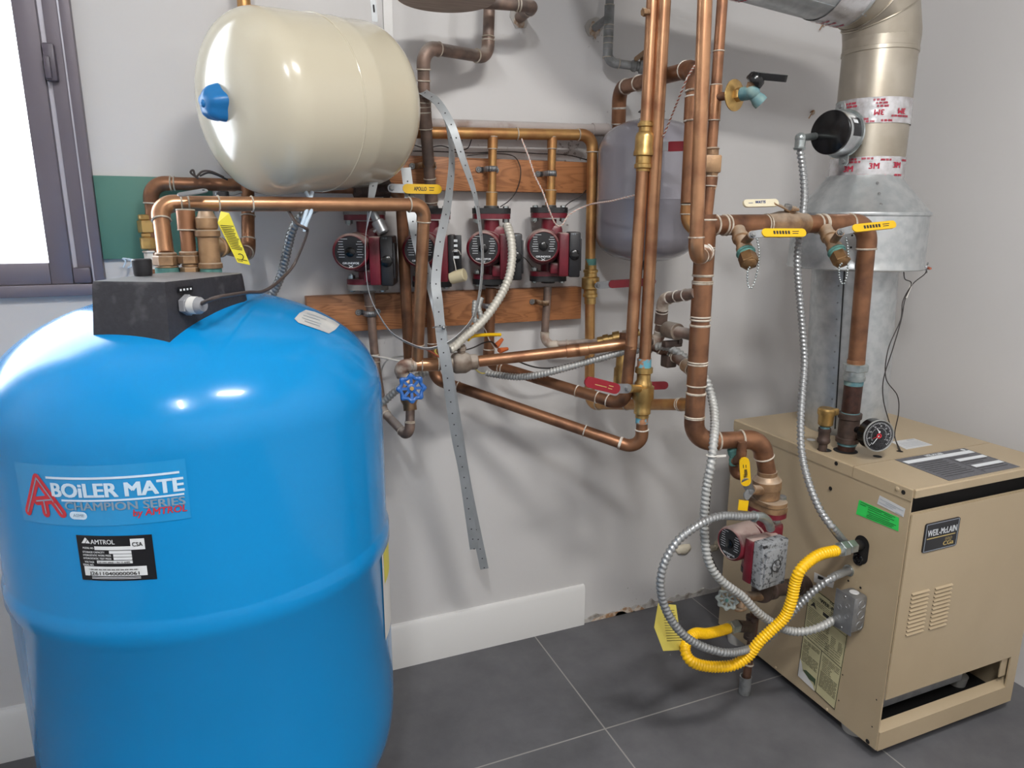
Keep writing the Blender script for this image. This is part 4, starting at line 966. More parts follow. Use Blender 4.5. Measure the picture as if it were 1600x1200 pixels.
# left riser with two bends, from above to the second pump
pipe('copper_riser', 'brown dusty copper riser with two bends between the white tank and the wall', [(766, -40, .06), (762, 90, .07), (661, 73, .16), (663, 168, .13), (675, 324, .078)], R1, 'copper_dusty', up=True, rings=[(0, .75), (2, .55), (3, .7)], sleeves=[(3, .1, .05), (3, .88, .03)])
pipe('copper_pipe', 'dusty copper pipe bending into a stained wall hole beside the wooden disc', [(735, 2, .14), (834, 9, .14), (812, 27, .002)], R1, 'copper_dusty', rings=[(0, .72)])
pipe('stub_pipe', 'corroded stub pipe entering the wall left of the thin grey vertical pipe', [(952, 26, .06), (929, 44, .002)], .010, 'pipe_grey', joint=None)
pipe('grey_pipe', 'thin grey dusty pipe dropping from the ceiling and turning to a small valve', [(955, -60, .06), (949, 97, .06), (990, 103, .075)], R34, 'pipe_grey', up=True, joint='flux', sleeves=[(0, .55, .06, 1.18), (0, .72, .045, 1.22), (0, .85, .05, 1.2)])
pipe('copper_pipe', 'thick brown copper pipe rising behind the grey tank and crossing to the tall risers', [(966, 210, .052), (968, 138, .07), (1087, 106, .52), (1076, 318, .54)], R125, 'copper_brown', joint='flux_white', sleeves=[(0, .4, .04), (2, .3, .05)], rings=[(1, .3), (1, .62)])
pipe('copper_nipple', 'short brown copper drop linking the rear riser to the main stack beside the grey tank', [(1076, 320, .54), (1074, 345, .54), (1098, 372, .56)], .0135, 'copper_gold', sleeves=[(0, .3, .02, 1.25)])
# headers over the pumps
pipe('supply_header', 'golden copper header above the red pumps with a long drop at its right end', [(648, 207, .073), (926, 211, .08), (922, 420, .08)], R1, 'copper_gold', rings=[(0, .55)])
pipe('supply_drop', 'golden copper drop under the red handled valve, turning right to the main stack', [(922, 470, .08), (921, 632, .10), (1090, 632, .56)], R1, 'copper_gold', rings=[(1, .4), (1, .86)], sleeves=[(1, .92, .04)])
pipe('return_header', 'grey painted pipe along the wall behind the golden header', [(662, 194, .05), (948, 203, .05)], R1, 'painted_pipe', joint=None, sleeves=[(0, .96, .05, 1.2)])
pipe('pump_riser', 'short copper riser from the golden header down to the pump with pale conduit', [(770, 212, .078), (768, 322, .075)], R34, 'copper_gold', sleeves=[(0, .1, .03, 1.2), (0, .9, .035, 1.35)])
pipe('pump_riser', 'short copper riser from the golden header down to the rightmost wall pump', [(863, 212, .078), (860, 322, .075)], R34, 'copper_gold', sleeves=[(0, .1, .03, 1.2), (0, .88, .04, 1.35)])
pipe('pump_riser', 'short dark copper stub above the leftmost pump, under the white tank', [(568, 294, .078), (570, 330, .075)], R34, 'copper_brown', sleeves=[(0, .9, .03, 1.35)])
# below the pumps
pipe('pump_return', 'grey dusty pipe dropping from the leftmost pump behind the blue tank', [(576, 452, .075), (586, 560, .07), (598, 642, .10), (640, 686, .24), (641, 640, .23)], R34, 'copper_dusty', sleeves=[(0, .12, .04, 1.25)], rings=[(3, .6)], rb=1.2)
pipe('pump_return', 'long brown copper pipe sloping from the second pump down to the bottom red handled valve', [(673, 450, .075), (679, 592, .07), (1003, 704, .44), (1003, 640, .44)], R1, 'copper_brown', joint='flux_white', rings=[(1, .12), (1, .74), (1, .9)], sleeves=[(0, .7, .05, 1.1)])
pipe('pump_return', 'brown copper pipe sloping from the third pump to the left tall riser', [(767, 450, .075), (763, 568, .07), (976, 634, .42), (986, 540, .43)], R1, 'copper_brown', joint='flux_white', rings=[(1, .12), (1, .68), (1, .82)])
pipe('pump_return', 'dusty copper pipe turning right under the rightmost wall pump', [(856, 448, .075), (850, 540, .075), (938, 534, .10)], R34, 'copper_dusty', joint='flux', elbow_m='fluxed_copper', rings=[(1, .4)], rb=1.5)
pipe('brass_adapter', 'brass threaded adapter behind the two tall copper risers', [(934, 534, .10), (1000, 521, .16)], .0135, 'brass', joint=None, sleeves=[(0, .2, .016, 1.25, 'brass'), (0, .45, .02, 1.45, 'brass'), (0, .75, .035, 1.35, 'bronze_grey')])
# tall risers
pipe('tall_riser', 'left one of the two tall copper risers, ending in a brass union', [(1024, -70, .43), (1010, 196, .43)], R1, 'copper', up=True)
pipe('tall_riser', 'left tall copper riser below its brass union', [(1005, 255, .43), (986, 545, .43)], R1, 'copper')
pipe('tall_riser', 'right one of the two tall copper risers, running down to the bottom red handled valve', [(1042, -70, .45), (1007, 570, .44)], R1, 'copper', up=True)
pipe('tall_riser', 'tall copper riser at the right that hooks into the main stack', [(1104, -70, .63), (1087, 404, .63), (1104, 396, .575)], R1, 'copper', joint='flux_white', rb=1.2, up=True)
pipe('cold_feed', 'thin brown copper riser carrying the hose tap, right of the tall risers', [(1133, -60, .56), (1112, 236, .56)], R34, 'copper_brown', up=True, rings=[(0, .46)], sleeves=[(0, .735, .07, 1.16, 'copper')])
pipe('cold_feed', 'thin brown copper pipe between the square brass fitting and the main stack', [(1111, 280, .56), (1104, 345, .56)], R34 * 1.05, 'copper_brown', sleeves=[(0, .05, .02, 1.2)])
# main stack down to the pump beside the boiler
pipe('main_stack', 'thick brown copper main stack with many fittings, turning at its foot to the boiler pump', [(1104, 335, .56), (1083, 690, .56), (1188, 686, .60), (1199, 738, .60)], R15, 'copper_brown', joint='flux', elbow_m='copper_brown', rings=[(0, .255), (0, .28), (0, .445), (0, .47), (0, .775)],
     sleeves=[(0, .08, .06, 1.1), (0, .2, .055, 1.1), (0, .36, .075, 1.1), (0, .55, .085, 1.1), (0, .69, .05, 1.1), (0, .83, .06, 1.1)])
m = MB(); q = W(1103, 394, .56); 
for k, r in ((0, .020), (.004, .0165), (.008, .0135)): m.torus(q + (W(1087, 400, .63) - q).normalized() * (.021 + k), W(1087, 400, .63) - q, r, .002, 24, 6)
o = m.build('tee_collar', 'flux_white'); tag(o, 'ringed solder collar where the hooked riser meets the main stack', 'fitting')
pipe('boiler_supply', 'thick copper run from the main stack to the boiler, bending down to a zinc union', [(1106, 352, .56), (1357, 349, .565), (1338, 566, .565)], R15, 'copper_brown', rings=[(0, .04), (0, .09), (0, .345), (0, .385), (0, .66), (0, .70), (0, .875)],
     sleeves=[(0, .22, .105, 1.1), (0, .78, .085, 1.1)])
# bypass loop and valves at the main stack
pipe('bypass_loop', 'dusty bypass loop curving from the main stack down to the crossing pipe', [(1088, 458, .56), (1036, 467, .43), (1030, 530, .40), (1012, 533, .40)], .0128, 'copper_dusty', joint='flux_white', elbow_m='fluxed_copper', rings=[(0, .3), (0, .55)], sleeves=[(1, .45, .03, 1.2)])
pipe('check_fitting', 'grey hexagonal union between the bypass loop and the main stack', [(1030, 512, .40), (1084, 524, .54)], .0135, 'copper_dusty', joint=None, sleeves=[(0, .4, .045, 1.5, 'bronze_grey')])
pipe('lower_branch', 'dark brown branch with a square valve box running down to the main stack', [(1018, 540, .40), (1048, 551, .42), (1086, 582, .55)], .0125, 'copper_dark', joint='flux', sleeves=[(1, .15, .012, 1.3, 'zinc'), (1, .75, .03, 1.3, 'bronze')])
m = MB(); c = W(1045, 559, .43); m.box(c + V(0, 0, -.008), (.03, .03, .03), bev=.004); m.box(W(1050, 537, .45), (.05, .018, .016), bev=.003); m.hexa(W(1058, 533, .455), W(1064, 533, .455), .009); o = m.build('zone_valve', 'black_iron'); tag(o, 'small brown square valve body left of the main stack', 'valve')
# crossing pipe and tee at the front drop
pipe('crossing_pipe', 'brown copper pipe crossing rightward from the grey bronze valve to the bypass loop', [(744, 565, .24), (905, 547, .33), (1026, 531, .395)], R1, 'copper', joint=None, rings=[(0, .02)], sleeves=[(0, .98, .055), (1, .75, .03, 1.1, 'flux_white')])
pipe('drop_tee', 'copper tee under the front drop with white fluxed elbow leading to the blue wheel valve', [(702, 569, .235), (651, 570, .225), (622, 572, .225), (638, 600, .20)], R1, 'copper_dusty', joint='flux_white', elbow_m='fluxed_copper', sleeves=[(0, .75, .065, 1.15, 'copper')])
# front run over the blue tank
BB = WZ(262, 424, BZ)
pipe('tank_outlet', 'front copper run from the blue tank top, along under the white tank and down', [BB + V(0, 0, .03), (249, 318, .38), (663, 320, .28), (652, 566, .225)], R1, 'copper', rb=.9, rings=[(1, .09), (1, .19), (1, .305), (2, .88)])
# rear run
pipe('copper_pipe', 'copper pipe rising behind the left half of the white tank to the ceiling', [(376, -80, .06), (398, 292, .06)], R1, 'copper_gold', up=True)
pipe('tank_inlet', 'rear copper run from behind the blue tank, along the wall under the white tank', [(247, 445, .05), (234, 286, .06), (626, 295, .11), (640, 572, .11)], R1, 'copper_brown', rings=[(1, .09)])
def union(name, label, L, m_, cat='fitting', seg=24):
    """stack of turned sections: (px,py,off) ends and profile of (t, radius, hex)"""
    (A, B), prof = L
    A, B = W(*A) if isinstance(A, tuple) else A, W(*B) if isinstance(B, tuple) else B
    d = B - A; t = thing(name, label, cat, A)
    m = MB()
    for t0, t1, r, hx_ in prof:
        p, q = A + d * t0, A + d * t1
        if hx_: m.hexa(p, q, r)
        else: m.cyl(p, q, r, seg, bev=min(.0025, r * .12))
    m.build('body', m_, t); return t, A, d
u, A, d = union('brass_union', 'bright brass union on the rear copper drop above the blue tank', (((229, 335, .052), (236, 392, .052)), [(0, .16, .0185, 0), (.16, .5, .0215, 1), (.5, .62, .0165, 0), (.62, .95, .0205, 0)]), 'brass')
MB().torus(A + d * 1.02, d, .0155, .003, 20, 6).build('solder_ring', 'flux_white', u)
MB().cyl(A + d * 1.0, A + d * 1.5, .0155, 20).build('tail', 'flux_white', u)
u, A, d = union('bronze_union', 'bronze union with green corroded base at the front copper drop on the blue tank', ((BB + V(0, 0, .034), BB - V(0, 0, .004)), [(0, .2, .0185, 0), (.15, .62, .0225, 1), (.6, .75, .019, 0)]), 'bronze')
MB().cyl(A + d * .72, A + d * 1.0, .0205, 20).build('base_ring', 'verdigris', u, label='green corroded base ring')
C0 = WZ(298, 424, BZ)
pipe('relief_pipe', 'short copper pipe with bronze union between front drop and bronze tee on the blue tank', [C0 + V(0, 0, .02), C0 + V(.001, .004, .10)], .0125, 'copper_brown', sleeves=[(0, .88, .035, 1.25)])
u, A, d = union('bronze_union', 'bronze union at the foot of the short middle pipe on the blue tank', ((C0 + V(0, 0, .036), C0 - V(0, 0, .004)), [(0, .2, .0165, 0), (.18, .55, .0195, 1), (.55, .7, .014, 0), (.7, 1, .0175, 1)]), 'bronze')
D0 = WZ(330, 424, BZ)
bt_ = thing('bronze_tee', 'large bronze tee on the blue tank top with a side branch behind the yellow tag', 'fitting', D0)
m = MB(); m.lathe(D0 - V(0, 0, .006), Z, [(.012, .0205), (.02, .0205), (.022, .018), (.066, .018), (.069, .0215), (.078, .0215), (.08, .016), (.083, .0185), (.1, .0185), (.103, .015), (.112, .012)], 28)
De = W(350, 386, .40); m.lathe(D0 + V(0, 0, .042), (De - D0 - V(0, 0, .042)), [(0, .016), (.035, .016), (.036, .019), (.046, .019)], 24); m.build('body', 'bronze', bt_)
MB().cyl(D0 - V(0, 0, .006), D0 + V(0, 0, .008), .0185, 24).build('base_ring', 'verdigris', bt_, label='green corroded base ring')
pipe('relief_discharge', 'copper pipe from the bronze tee bending up to the rear run behind the yellow tag', [De, (388, 396, .14), (387, 290, .09)], R1, 'copper_brown', rb=1.1, rings=[(1, .55)])
def lever(name, label, A, B, w, m_, cat='lever', n=None, hole=True):
    A, B = W(*A), W(*B); m = MB([m_, 'hole_dark']); n = n or Z; m.bar(A, B, w, .002, n)
    if hole: m.mi = 1; m.disc(B + Vector(n).normalized() * .0012, n, w * .18, 10); m.disc(B - Vector(n).normalized() * .0012, n, w * .18, 10)
    o = m.build(name, [m_, 'hole_dark']); return tag(o, label, cat)
lever('relief_lever', 'grey test lever of the relief valve between the two copper runs on the left', (284, 304, .42), (318, 298, .40), .015, 'galvanized', n=V(0, -.45, .9))
t = thing('relief_valve', 'black topped relief valve with short grey lever above the yellow tag', 'valve', W(348, 312, .26))
MB().cyl(W(348, 312, .26), W(346, 299, .26), .014, 18, bev=.002).build('cap', 'black_plastic', t)
m = MB(); m.bar(W(361, 304, .25), W(374, 300, .23), .012, .002, V(0, -.45, .9)); m.build('lever', 'galvanized', t, label='short grey lever')
# yellow tags
def paper_tag(name, label, poly, m_, offs, rows, ink='ink_dark', inset=None):
    P = [W(px, py, o_) for (px, py), o_ in zip(poly, offs)]; n = (P[1] - P[0]).cross(P[2] - P[0]).normalized()
    if n.y > 0: n = -n
    t = thing(name, label, 'tag', P[0]); m = MB(); m.prism([p for p in P], n * .0006); sh = m.build('paper', m_, t)
    m = MB(ink); tl_, tr_, br_, bl_ = inset(P)
    for u0_, u1_, v_ in rows:
        a = tl_.lerp(tr_, u0_).lerp(bl_.lerp(br_, u0_), v_); b = tl_.lerp(tr_, u1_).lerp(bl_.lerp(br_, u1_), v_); m.bar(a + n * .0010, b + n * .0010, .0011, .0002, n, False)
    return t, m, sh, (tl_, tr_, br_, bl_), n
rr_ = random.Random(2)
rows = [(.08 + .02 * rr_.random(), .75 + .2 * rr_.random(), .06 + .044 * k) for k in range(14)] + [(.1, .9, .9), (.12, .5, .94)]
t, m, sh, Q, n_ = paper_tag('warning_tag', 'bright yellow printed tag hanging beside the bronze tee on the blue tank', [(345, 330), (358, 333), (391, 414), (371, 410), (340, 348)], 'tag_yellow', [.42, .42, .41, .43, .43], rows, inset=lambda P: (P[4], P[1].lerp(P[2], .2), P[2], P[3]))
c_ = Q[3].lerp(Q[2], .45) + (Q[0] - Q[3]) * .17; m.torus(c_ + n_ * .001, n_, .006, .0008, 16, 4); m.build('lettering', 'ink_dark', sh)
rows = [(.2, .8 + .1 * rr_.random(), .12 + .055 * k) for k in range(13)]
t, m, sh, Q, n_ = paper_tag('caution_tag', 'pale yellow printed tag hanging at the loop of conduit near the floor', [(1028, 943), (1056, 945), (1060, 973), (1075, 1015), (1036, 1017), (1022, 980)], 'tag_pale', [.63] * 6, rows, inset=lambda P: (P[0], P[1], P[3], P[4]))
m.text('NOTICE', Q[1] + (Q[2] - Q[1]) * .08 + n_ * .001, (Q[2] - Q[1]), (Q[1] - Q[0]), .005, width=.035); m.build('lettering', 'ink_dark', sh)

# ================================================================== valves
def handle(root, piv, elb, end, w, n, grip, f=.42, txt=None, ink='ink_dark', bolt=True, tm=None):
    """steel lever from the pivot over elb to end; plastic grip on the outer part"""
    n = Vector(n).normalized(); g0 = elb
    m = MB(); m.bar(piv, elb, w * .95, .003, n); h = m.build('lever', 'galvanized', root, label='steel lever')
    m = MB(); d = (end - elb); m.bar(elb, end, w * 1.05, .006, n); g = m.build('grip', grip, root)
    if bolt: m = MB(); m.hexa(piv - n * .0, piv + n * .007, .0065); m.lathe(piv + n * .0055, n, [(0, .0045), (.004, .004)], 10); m.build('nut', 'bolt_steel', root)
    if txt:
        m = MB(ink); L = d.length; dd = d.normalized(); sd = n.cross(dd) if n.cross(dd).z > 0 else -n.cross(dd)
        if dd.dot(RT) < 0: st, dd2 = end, -dd
        else: st, dd2 = elb, dd
        if abs(dd.z) > .8: dd2 = dd if dd.z > 0 else -dd; sd = n.cross(dd2); st = elb if dd.z > 0 else end
        m.text(txt, st + dd2 * L * .22 + n * .0033 - sd * w * .2, dd2, sd, w * .42, width=L * .42, bold=.04); m.bar(st + dd2 * L * .72 + n * .0033 + sd * w * .15, st + dd2 * L * .9 + n * .0033 + sd * w * .15, .0016, .0002, n, False); m.bar(st + dd2 * L * .72 + n * .0033 - sd * w * .12, st + dd2 * L * .88 + n * .0033 - sd * w * .12, .0016, .0002, n, False)
        m.build('lettering', ink, g)
TOC = lambda p: (CAM - p).normalized()
NV = V(-.38, -.92, 0)
# valve in the rear run under the white tank
p = W(575, 294, .11)
t = thing('ball_valve', 'valve with flat yellow handle under the right end of the white tank', 'valve', p)
m = MB(); m.cyl(W(558, 294, .11), W(604, 294, .11), .021, 20, bev=.003); m.hexa(W(552, 294, .11), W(563, 294, .11), .0235); m.hexa(W(598, 294, .11), W(609, 294, .11), .0235); m.cyl(W(590, 294, .11), W(608, 293, .17), .010, 14); m.build('body', 'black_iron', t)
handle(t, W(612, 294, .185), W(636, 295, .185), W(683, 296, .185), .021, V(-.1, -1, .1), 'yellow_plastic', txt='APOLLO')
# golden drop
A = W(923, 414, .08); B = W(922, 474, .08)
t = thing('ball_valve', 'golden brass valve with red handle on the drop right of the pumps', 'valve', A); d = B - A
m = MB(); m.lathe(A, d, [(0, .0165), (.012, .0165), (.014, .021), (.020, .021), (.022, .0185), (.032, .0185), (.036, .0255), (.066, .0255), (.070, .0185), (.08, .0185), (.082, .021), (.09, .021), (.092, .0165), (.11, .0165)], 28); m.cyl(A + d * .5, A + d * .5 + V(.01, -.03, 0), .011, 16); m.build('body', 'brass', t)
MB().cyl(W(923, 404, .08), W(923, 416, .08), .0158, 20).build('stained_collar', 'verdigris', t, label='green corroded collar')
handle(t, W(934, 446, .125), W(956, 444, .128), W(1019, 440, .13), .021, V(-.2, -1, 0), 'red_plastic')
# union on the left tall riser
A = W(1010, 190, .43); B = W(1005, 268, .43); d = B - A
t = thing('brass_union', 'long brass union on the left tall copper riser in front of the grey tank', 'fitting', A)
m = MB(); L = d.length
pr = [(0, .016), (.03, .016), (.04, .0195), (.1, .0195), (.12, .016), (.2, .016), (.24, .0205), (.3, .0225), (.55, .0225), (.62, .0245), (.68, .0245), (.7, .0185), (.84, .0185), (.86, .021), (.93, .021), (.95, .0165), (1, .0165)]
m.lathe(A, d, [(a_ * L, r_) for a_, r_ in pr], 28); m.build('body', 'brass', t)
# bottom valve on the right tall riser
A = W(1007, 558, .44); B = W(1003, 652, .44); d = B - A; L = d.length
t = thing('ball_valve', 'lowest brass valve with red handle pointing left, at the foot of the right tall riser', 'valve', A)
pr = [(.16, .016), (.17, .0215), (.25, .0215), (.27, .017), (.38, .017), (.42, .021), (.46, .021), (.48, .0265), (.68, .0265), (.72, .022), (.84, .019), (.87, .0205), (.93, .0205), (.95, .0165), (1, .0165)]
m = MB(); m.lathe(A, d, [(a_ * L, r_) for a_, r_ in pr], 28); m.cyl(A + d * .52, W(984, 607, .475), .010, 14); m.build('body', 'brass', t)
MB().cyl(A + d * .02, A + d * .17, .0168, 20).build('stained_collar', 'blue_stain', t, label='blue stained collar'); MB().cyl(A + d * .98, A + d * 1.1, .0153, 20).build('stained_tail', 'blue_stain', t, label='blue stained pipe end')
handle(t, W(980, 607, .485), W(961, 607, .485), W(921, 597, .485), .024, V(-.15, -1, 0), 'red_plastic', txt='---', ink='ink_gold')
# brass valve hidden behind the left riser, its handle shows on the right
A = W(974, 546, .24); B = W(970, 612, .24); d = B - A; L = d.length
t = thing('ball_valve', 'brass valve behind the left tall riser with red handle end showing at right', 'valve', A)
m = MB(); m.lathe(A, d, [(0, .0145), (.15 * L, .0145), (.2 * L, .018), (.4 * L, .018), (.45 * L, .022), (.8 * L, .022), (.85 * L, .017), (L, .017)], 24); m.build('body', 'brass', t)
handle(t, W(985, 604, .27), W(1005, 603, .275), W(1038, 602, .28), .021, V(-.15, -1, 0), 'red_plastic')
pipe('rear_drop', 'brown copper drop behind the left tall riser, between crossing pipe and lower elbow', [(975, 520, .24), (972, 548, .24)], R34, 'copper_brown')
# red handle behind the grey tank's front
A = W(1030, 228, .40)
t = thing('ball_valve', 'valve with flat red handle in front of the upper grey tank', 'valve', A)
m = MB(); m.cyl(W(1024, 205, .385), W(1021, 252, .385), .0165, 18, bev=.002); m.cyl(W(1022, 228, .385), A, .008, 12); m.build('body', 'brass', t)
handle(t, W(1026, 228, .41), W(1046, 229, .41), W(1083, 228, .43), .021, V(-.15, -1, 0), 'red_plastic', bolt=False)
# square brass check fitting on the cold feed
u, A, d = union('check_valve', 'square tarnished brass fitting on the thin riser under the hose tap', (((1113, 230, .56), (1110, 296, .56)), [(0, .2, .014, 0), (.02, .06, .016, 0)]), 'bronze')
u_x = V(math.cos(.4), -math.sin(.4), 0); u_y = V(math.sin(.4), math.cos(.4), 0)
m = MB(); m.box(A + d * .4, (.035, .032, abs(d.z) * .42), (u_x, u_y, Z), .003); m.lathe(A + d * .6, d, [(0, .017), (d.length * .12, .0125), (d.length * .4, .0125)], 6); m.build('block', 'bronze', u)
# hose tap
A = W(1117, 152, .56); B = W(1145, 149, .60); d = (B - A).normalized()
t = thing('hose_tap', 'hose tap with black lever and teal spout on the thin copper riser', 'tap', A)
m = MB(); m.cyl(A + d * .008, B + d * .03, .0085, 18); m.build('stub', 'copper_brown', t)
B2 = W(1147, 149, .605); nd = V(.24, -.97, 0); nd.normalize()
m = MB(); m.lathe(B2, nd, [(0, .031), (.002, .031), (.006, .02), (.008, .012)], 36); m.build('escutcheon', 'brass', t)
m = MB(); m.hexa(B2 + nd * .006, B2 + nd * .018, .014); m.build('hex_nut', 'brass', t)
b0 = B2 + nd * .018
m = MB(); m.cyl(b0, b0 + nd * .026, .0135, 20, bev=.002); m.sphere(b0 + nd * .026, .0145); m.lathe(b0 + nd * .024, (nd * .45 + V(.55, .1, -.72)).normalized(), [(0, .0115), (.012, .0118), (.02, .0145), (.029, .0145), (.0291, .0105), (.012, .009)], 22, close=(False, True)); m.build('spout', 'teal_paint', t, label='teal corroded spout')
tp_ = b0 + nd * .026 + V(0, 0, .018); bd = (nd * .45 + V(.35, 0, .75)).normalized()
m = MB(); m.cyl(b0 + nd * .02, tp_, .011, 16); m.build('bonnet', 'bronze', t)
m = MB(); q0 = tp_ + bd * .006; m.lathe(tp_ - bd * .002, bd, [(0, .017), (.003, .0185), (.014, .0175), (.018, .014)], 24); q1 = q0 + (RT * .9 + V(0, 0, -.05)).normalized() * .05 + bd * .008; m.bar(q0 + bd * .01, q1, .020, .013, bd, True, .015); lv = m.build('lever', 'gloss_black', t)
# valve in the boiler run with cream handle
A = W(1196, 351, .56); B = W(1258, 350, .56); d = B - A; L = d.length
t = thing('ball_valve', 'bronze valve with cream handle in the middle of the boiler supply run', 'valve', A)
m = MB(); m.lathe(A, d, [(0, .0245), (.1 * L, .0245), (.18 * L, .026), (.3 * L, .029), (.34 * L, .030), (.66 * L, .030), (.7 * L, .029), (.82 * L, .026), (.9 * L, .0245), (L, .0245)], 32); c = A + d * .52; m.cyl(c, c + V(0, -.01, .040), .013, 18); m.hexa(c + V(0, -.012, .030), c + V(0, -.0125, .037), .017); m.build('body', 'bronze', t)
pv = W(1230, 327, .575)
m = MB(); m.bar(pv, W(1212, 318, .58), .016, .003, V(0, -.5, .86)); m.build('lever', 'bronze', t); m = MB(); m.hexa(pv, pv + V(0, -.004, .010), .009); m.build('nut', 'bolt_steel', t)
m = MB(); gA, gB = W(1211, 317, .58), W(1166, 318, .58); m.bar(gA, gB, .017, .005, V(0, -.93, .37)); gr = m.build('grip', 'cream_plastic', t)
m = MB('ink_blue'); nn = V(0, -.93, .37); m.text('WATTS', gB.lerp(gA, .28) + nn * .0030 - V(0, 0, .0015), gA - gB, Z, .006, width=.028, bold=.05); m.bar(gB.lerp(gA, .05) + nn * .0028, gB.lerp(gA, .2) + nn * .0028, .0012, .0002, nn, False); m.build('lettering', 'ink_blue', gr)
# two drain valves with chained caps
def drain(a, b, piv, elb, end, label, ctop, cl):
    A, B = W(*a), W(*b); d = B - A; L = d.length
    t = thing('drain_valve', label, 'valve', A)
    m = MB(); m.lathe(A, d, [(0, .016), (.16 * L, .0155), (.18 * L, .018), (.26 * L, .018), (.28 * L, .0145), (.5 * L, .0145), (.52 * L, .0175), (.62 * L, .0175)], 24); m.cyl(A + d * .42, W(*piv), .009, 14); m.build('body', 'bronze', t)
    m = MB(); m.torus(A + d * .66, d, .0165, .004, 24, 8); m.torus(A + d * .72, d, .0155, .003, 24, 8); m.cyl(A + d * .6, A + d * .76, .0165, 20); m.build('corroded_thread', 'verdigris', t, label='green corroded thread')
    m = MB(); m.hexa(A + d * .74, A + d * .97, .0195); m.lathe(A + d * .97, d, [(0, .015), (.004, .011), (.006, .005)], 20); m.build('hose_cap', 'brass_dark', t)
    handle(t, W(*piv), W(*elb), W(*end), .017, V(-.25, -.9, .35), 'yellow_plastic', txt='IIIIII')
    m = MB(); P = resample(spline(pts(cl), 8), .0062)
    for p in P: m.sphere(p, .0024, 8, 5)
    m.sweep(P, .0006, 5); m.build('bead_chain', 'zinc', t)
drain((1153, 360, .58), (1172, 414, .665), (1175, 367, .665), (1195, 364, .67), (1253, 364, .675), 'left drain valve with yellow handle and chained cap under the boiler supply run', None, [(1183, 374, .67), (1186, 392, .67), (1184, 420, .665), (1176, 448, .66), (1169, 446, .66), (1168, 425, .665), (1171, 418, .667)])
drain((1289, 358, .58), (1317, 412, .665), (1313, 363, .665), (1336, 357, .67), (1394, 351, .675), 'right drain valve with yellow handle and chained cap in front of the draft hood', None, [(1322, 372, .67), (1325, 392, .67), (1324, 425, .665), (1318, 444, .66), (1312, 436, .66), (1311, 418, .665), (1315, 412, .667)])
# boiler riser fittings
A = W(1338, 562, .565); B = W(1322, 704, .562); d = B - A; L = d.length
t = thing('boiler_riser', 'zinc union, dark iron nipple and tee rising from the boiler lid', 'fitting', B)
m = MB(); m.cyl(A, A + d * .05, .0215, 24); m.build('copper_collar', 'copper', t)
m = MB(); m.hexa(A + d * .04, A + d * .12, .031); m.lathe(A + d * .12, d, [(0, .025), (.012, .025), (.013, .0265), (.024, .0265), (.025, .023)], 28); m.build('union_nut', 'zinc', t)
m = MB(); m.cyl(A + d * .22, A + d * .27, .0232, 24); m.cyl(A + d * .565, A + d * .585, .0232, 24); m.cyl(A + d * .885, A + d * .93, .024, 24); m.build('thread_paste', 'teal_paint', t)
m = MB(); m.cyl(A + d * .26, A + d * .58, .0225, 28); m.build('nipple', 'black_nipple', t)
m = MB(); Lt = L; m.lathe(A, d, [(.575 * L, .0265), (.58 * L, .029), (.63 * L, .029), (.64 * L, .0255), (.84 * L, .0255), (.85 * L, .029), (.895 * L, .029), (.90 * L, .0265)], 32); c = A + d * .74; gq = W(1362, 681, .61); m.lathe(c, gq - c, [(0, .02), (.026, .018), (.028, .0215), (.04, .0215)], 24); m.build('tee', 'black_iron', t)
m = MB(); m.cyl(A + d * .9, A + d * 1.03, .0215, 24); m.build('lower_nipple', 'black_nipple', t)
# gauge
gn = V(-.25, -.96, .06).normalized(); gc_ = W(1373, 681, .66)
ga = thing('pressure_gauge', 'round black pressure gauge on the iron tee above the boiler', 'gauge', gc_)
m = MB(); m.lathe(gc_ - gn * .032, gn, [(0, .030), (.003, .039), (.028, .0395), (.032, .0405)], 48); m.cyl(c, gc_ - gn * .03, .009, 14); m.hexa(c.lerp(gc_ - gn * .03, .55), c.lerp(gc_ - gn * .03, .8), .013); m.build('case', 'gloss_black', ga)
m = MB(); m.torus(gc_, gn, .0395, .0022, 48, 8); m.build('bezel', 'steel', ga)
m = MB(); m.lathe(gc_ - gn * .002, gn, [(0, .0385), (.002, .0385)], 48); fc = m.build('dial', 'label_grey', ga)
u_, v_ = frame(gn, Z); v_ = -v_ if v_.dot(RT) < 0 else v_
m = MB(['ink_white', 'ink_brightred']); fo = gc_ + gn * .0008
for k in range(41):
    a = math.radians(-135 + 270 * k / 40); dd = u_ * math.cos(a) + v_ * math.sin(a); m.bar(fo + dd * (.031 if k % 5 else .029), fo + dd * .0345, .0009, .0002, gn, False)
for k in range(25):
    a = math.radians(-120 + 240 * k / 24); dd = u_ * math.cos(a) + v_ * math.sin(a); m.bar(fo + dd * (.0195 if k % 4 else .0185), fo + dd * .0215, .0007, .0002, gn, False)
for k, s_ in enumerate(('0', '10', '20', '30', '40', '50', '60', '70')):
    a = math.radians(-135 + 270 * k / 7.5); dd = u_ * math.cos(a) + v_ * math.sin(a); m.text(s_, fo + dd * .0255 - u_ * .0018, v_, u_, .0036, align='c')
m.bar(fo + gn * .0008, fo + gn * .0008 + (-u_ * .8 - v_ * .62) * .026, .0022, .0004, gn, True, .0008); m.bar(fo + gn * .0008 + u_ * .010, fo + gn * .0008 + u_ * .010 + (u_ * .75 - v_ * .6) * .014, .0028, .0004, gn, True, .0008); m.disc(fo + gn * .001 + u_ * .010, gn, .0028)
m.mi = 1; m.torus(fo + gn * .001, gn, .005, .0016, 20, 6); m.bar(fo + gn * .0006, fo + gn * .0006 + (-u_ * .35 - v_ * .93) * .018, .0016, .0004, gn, True, .0006); m.build('lettering', ['ink_white', 'ink_brightred'], fc)
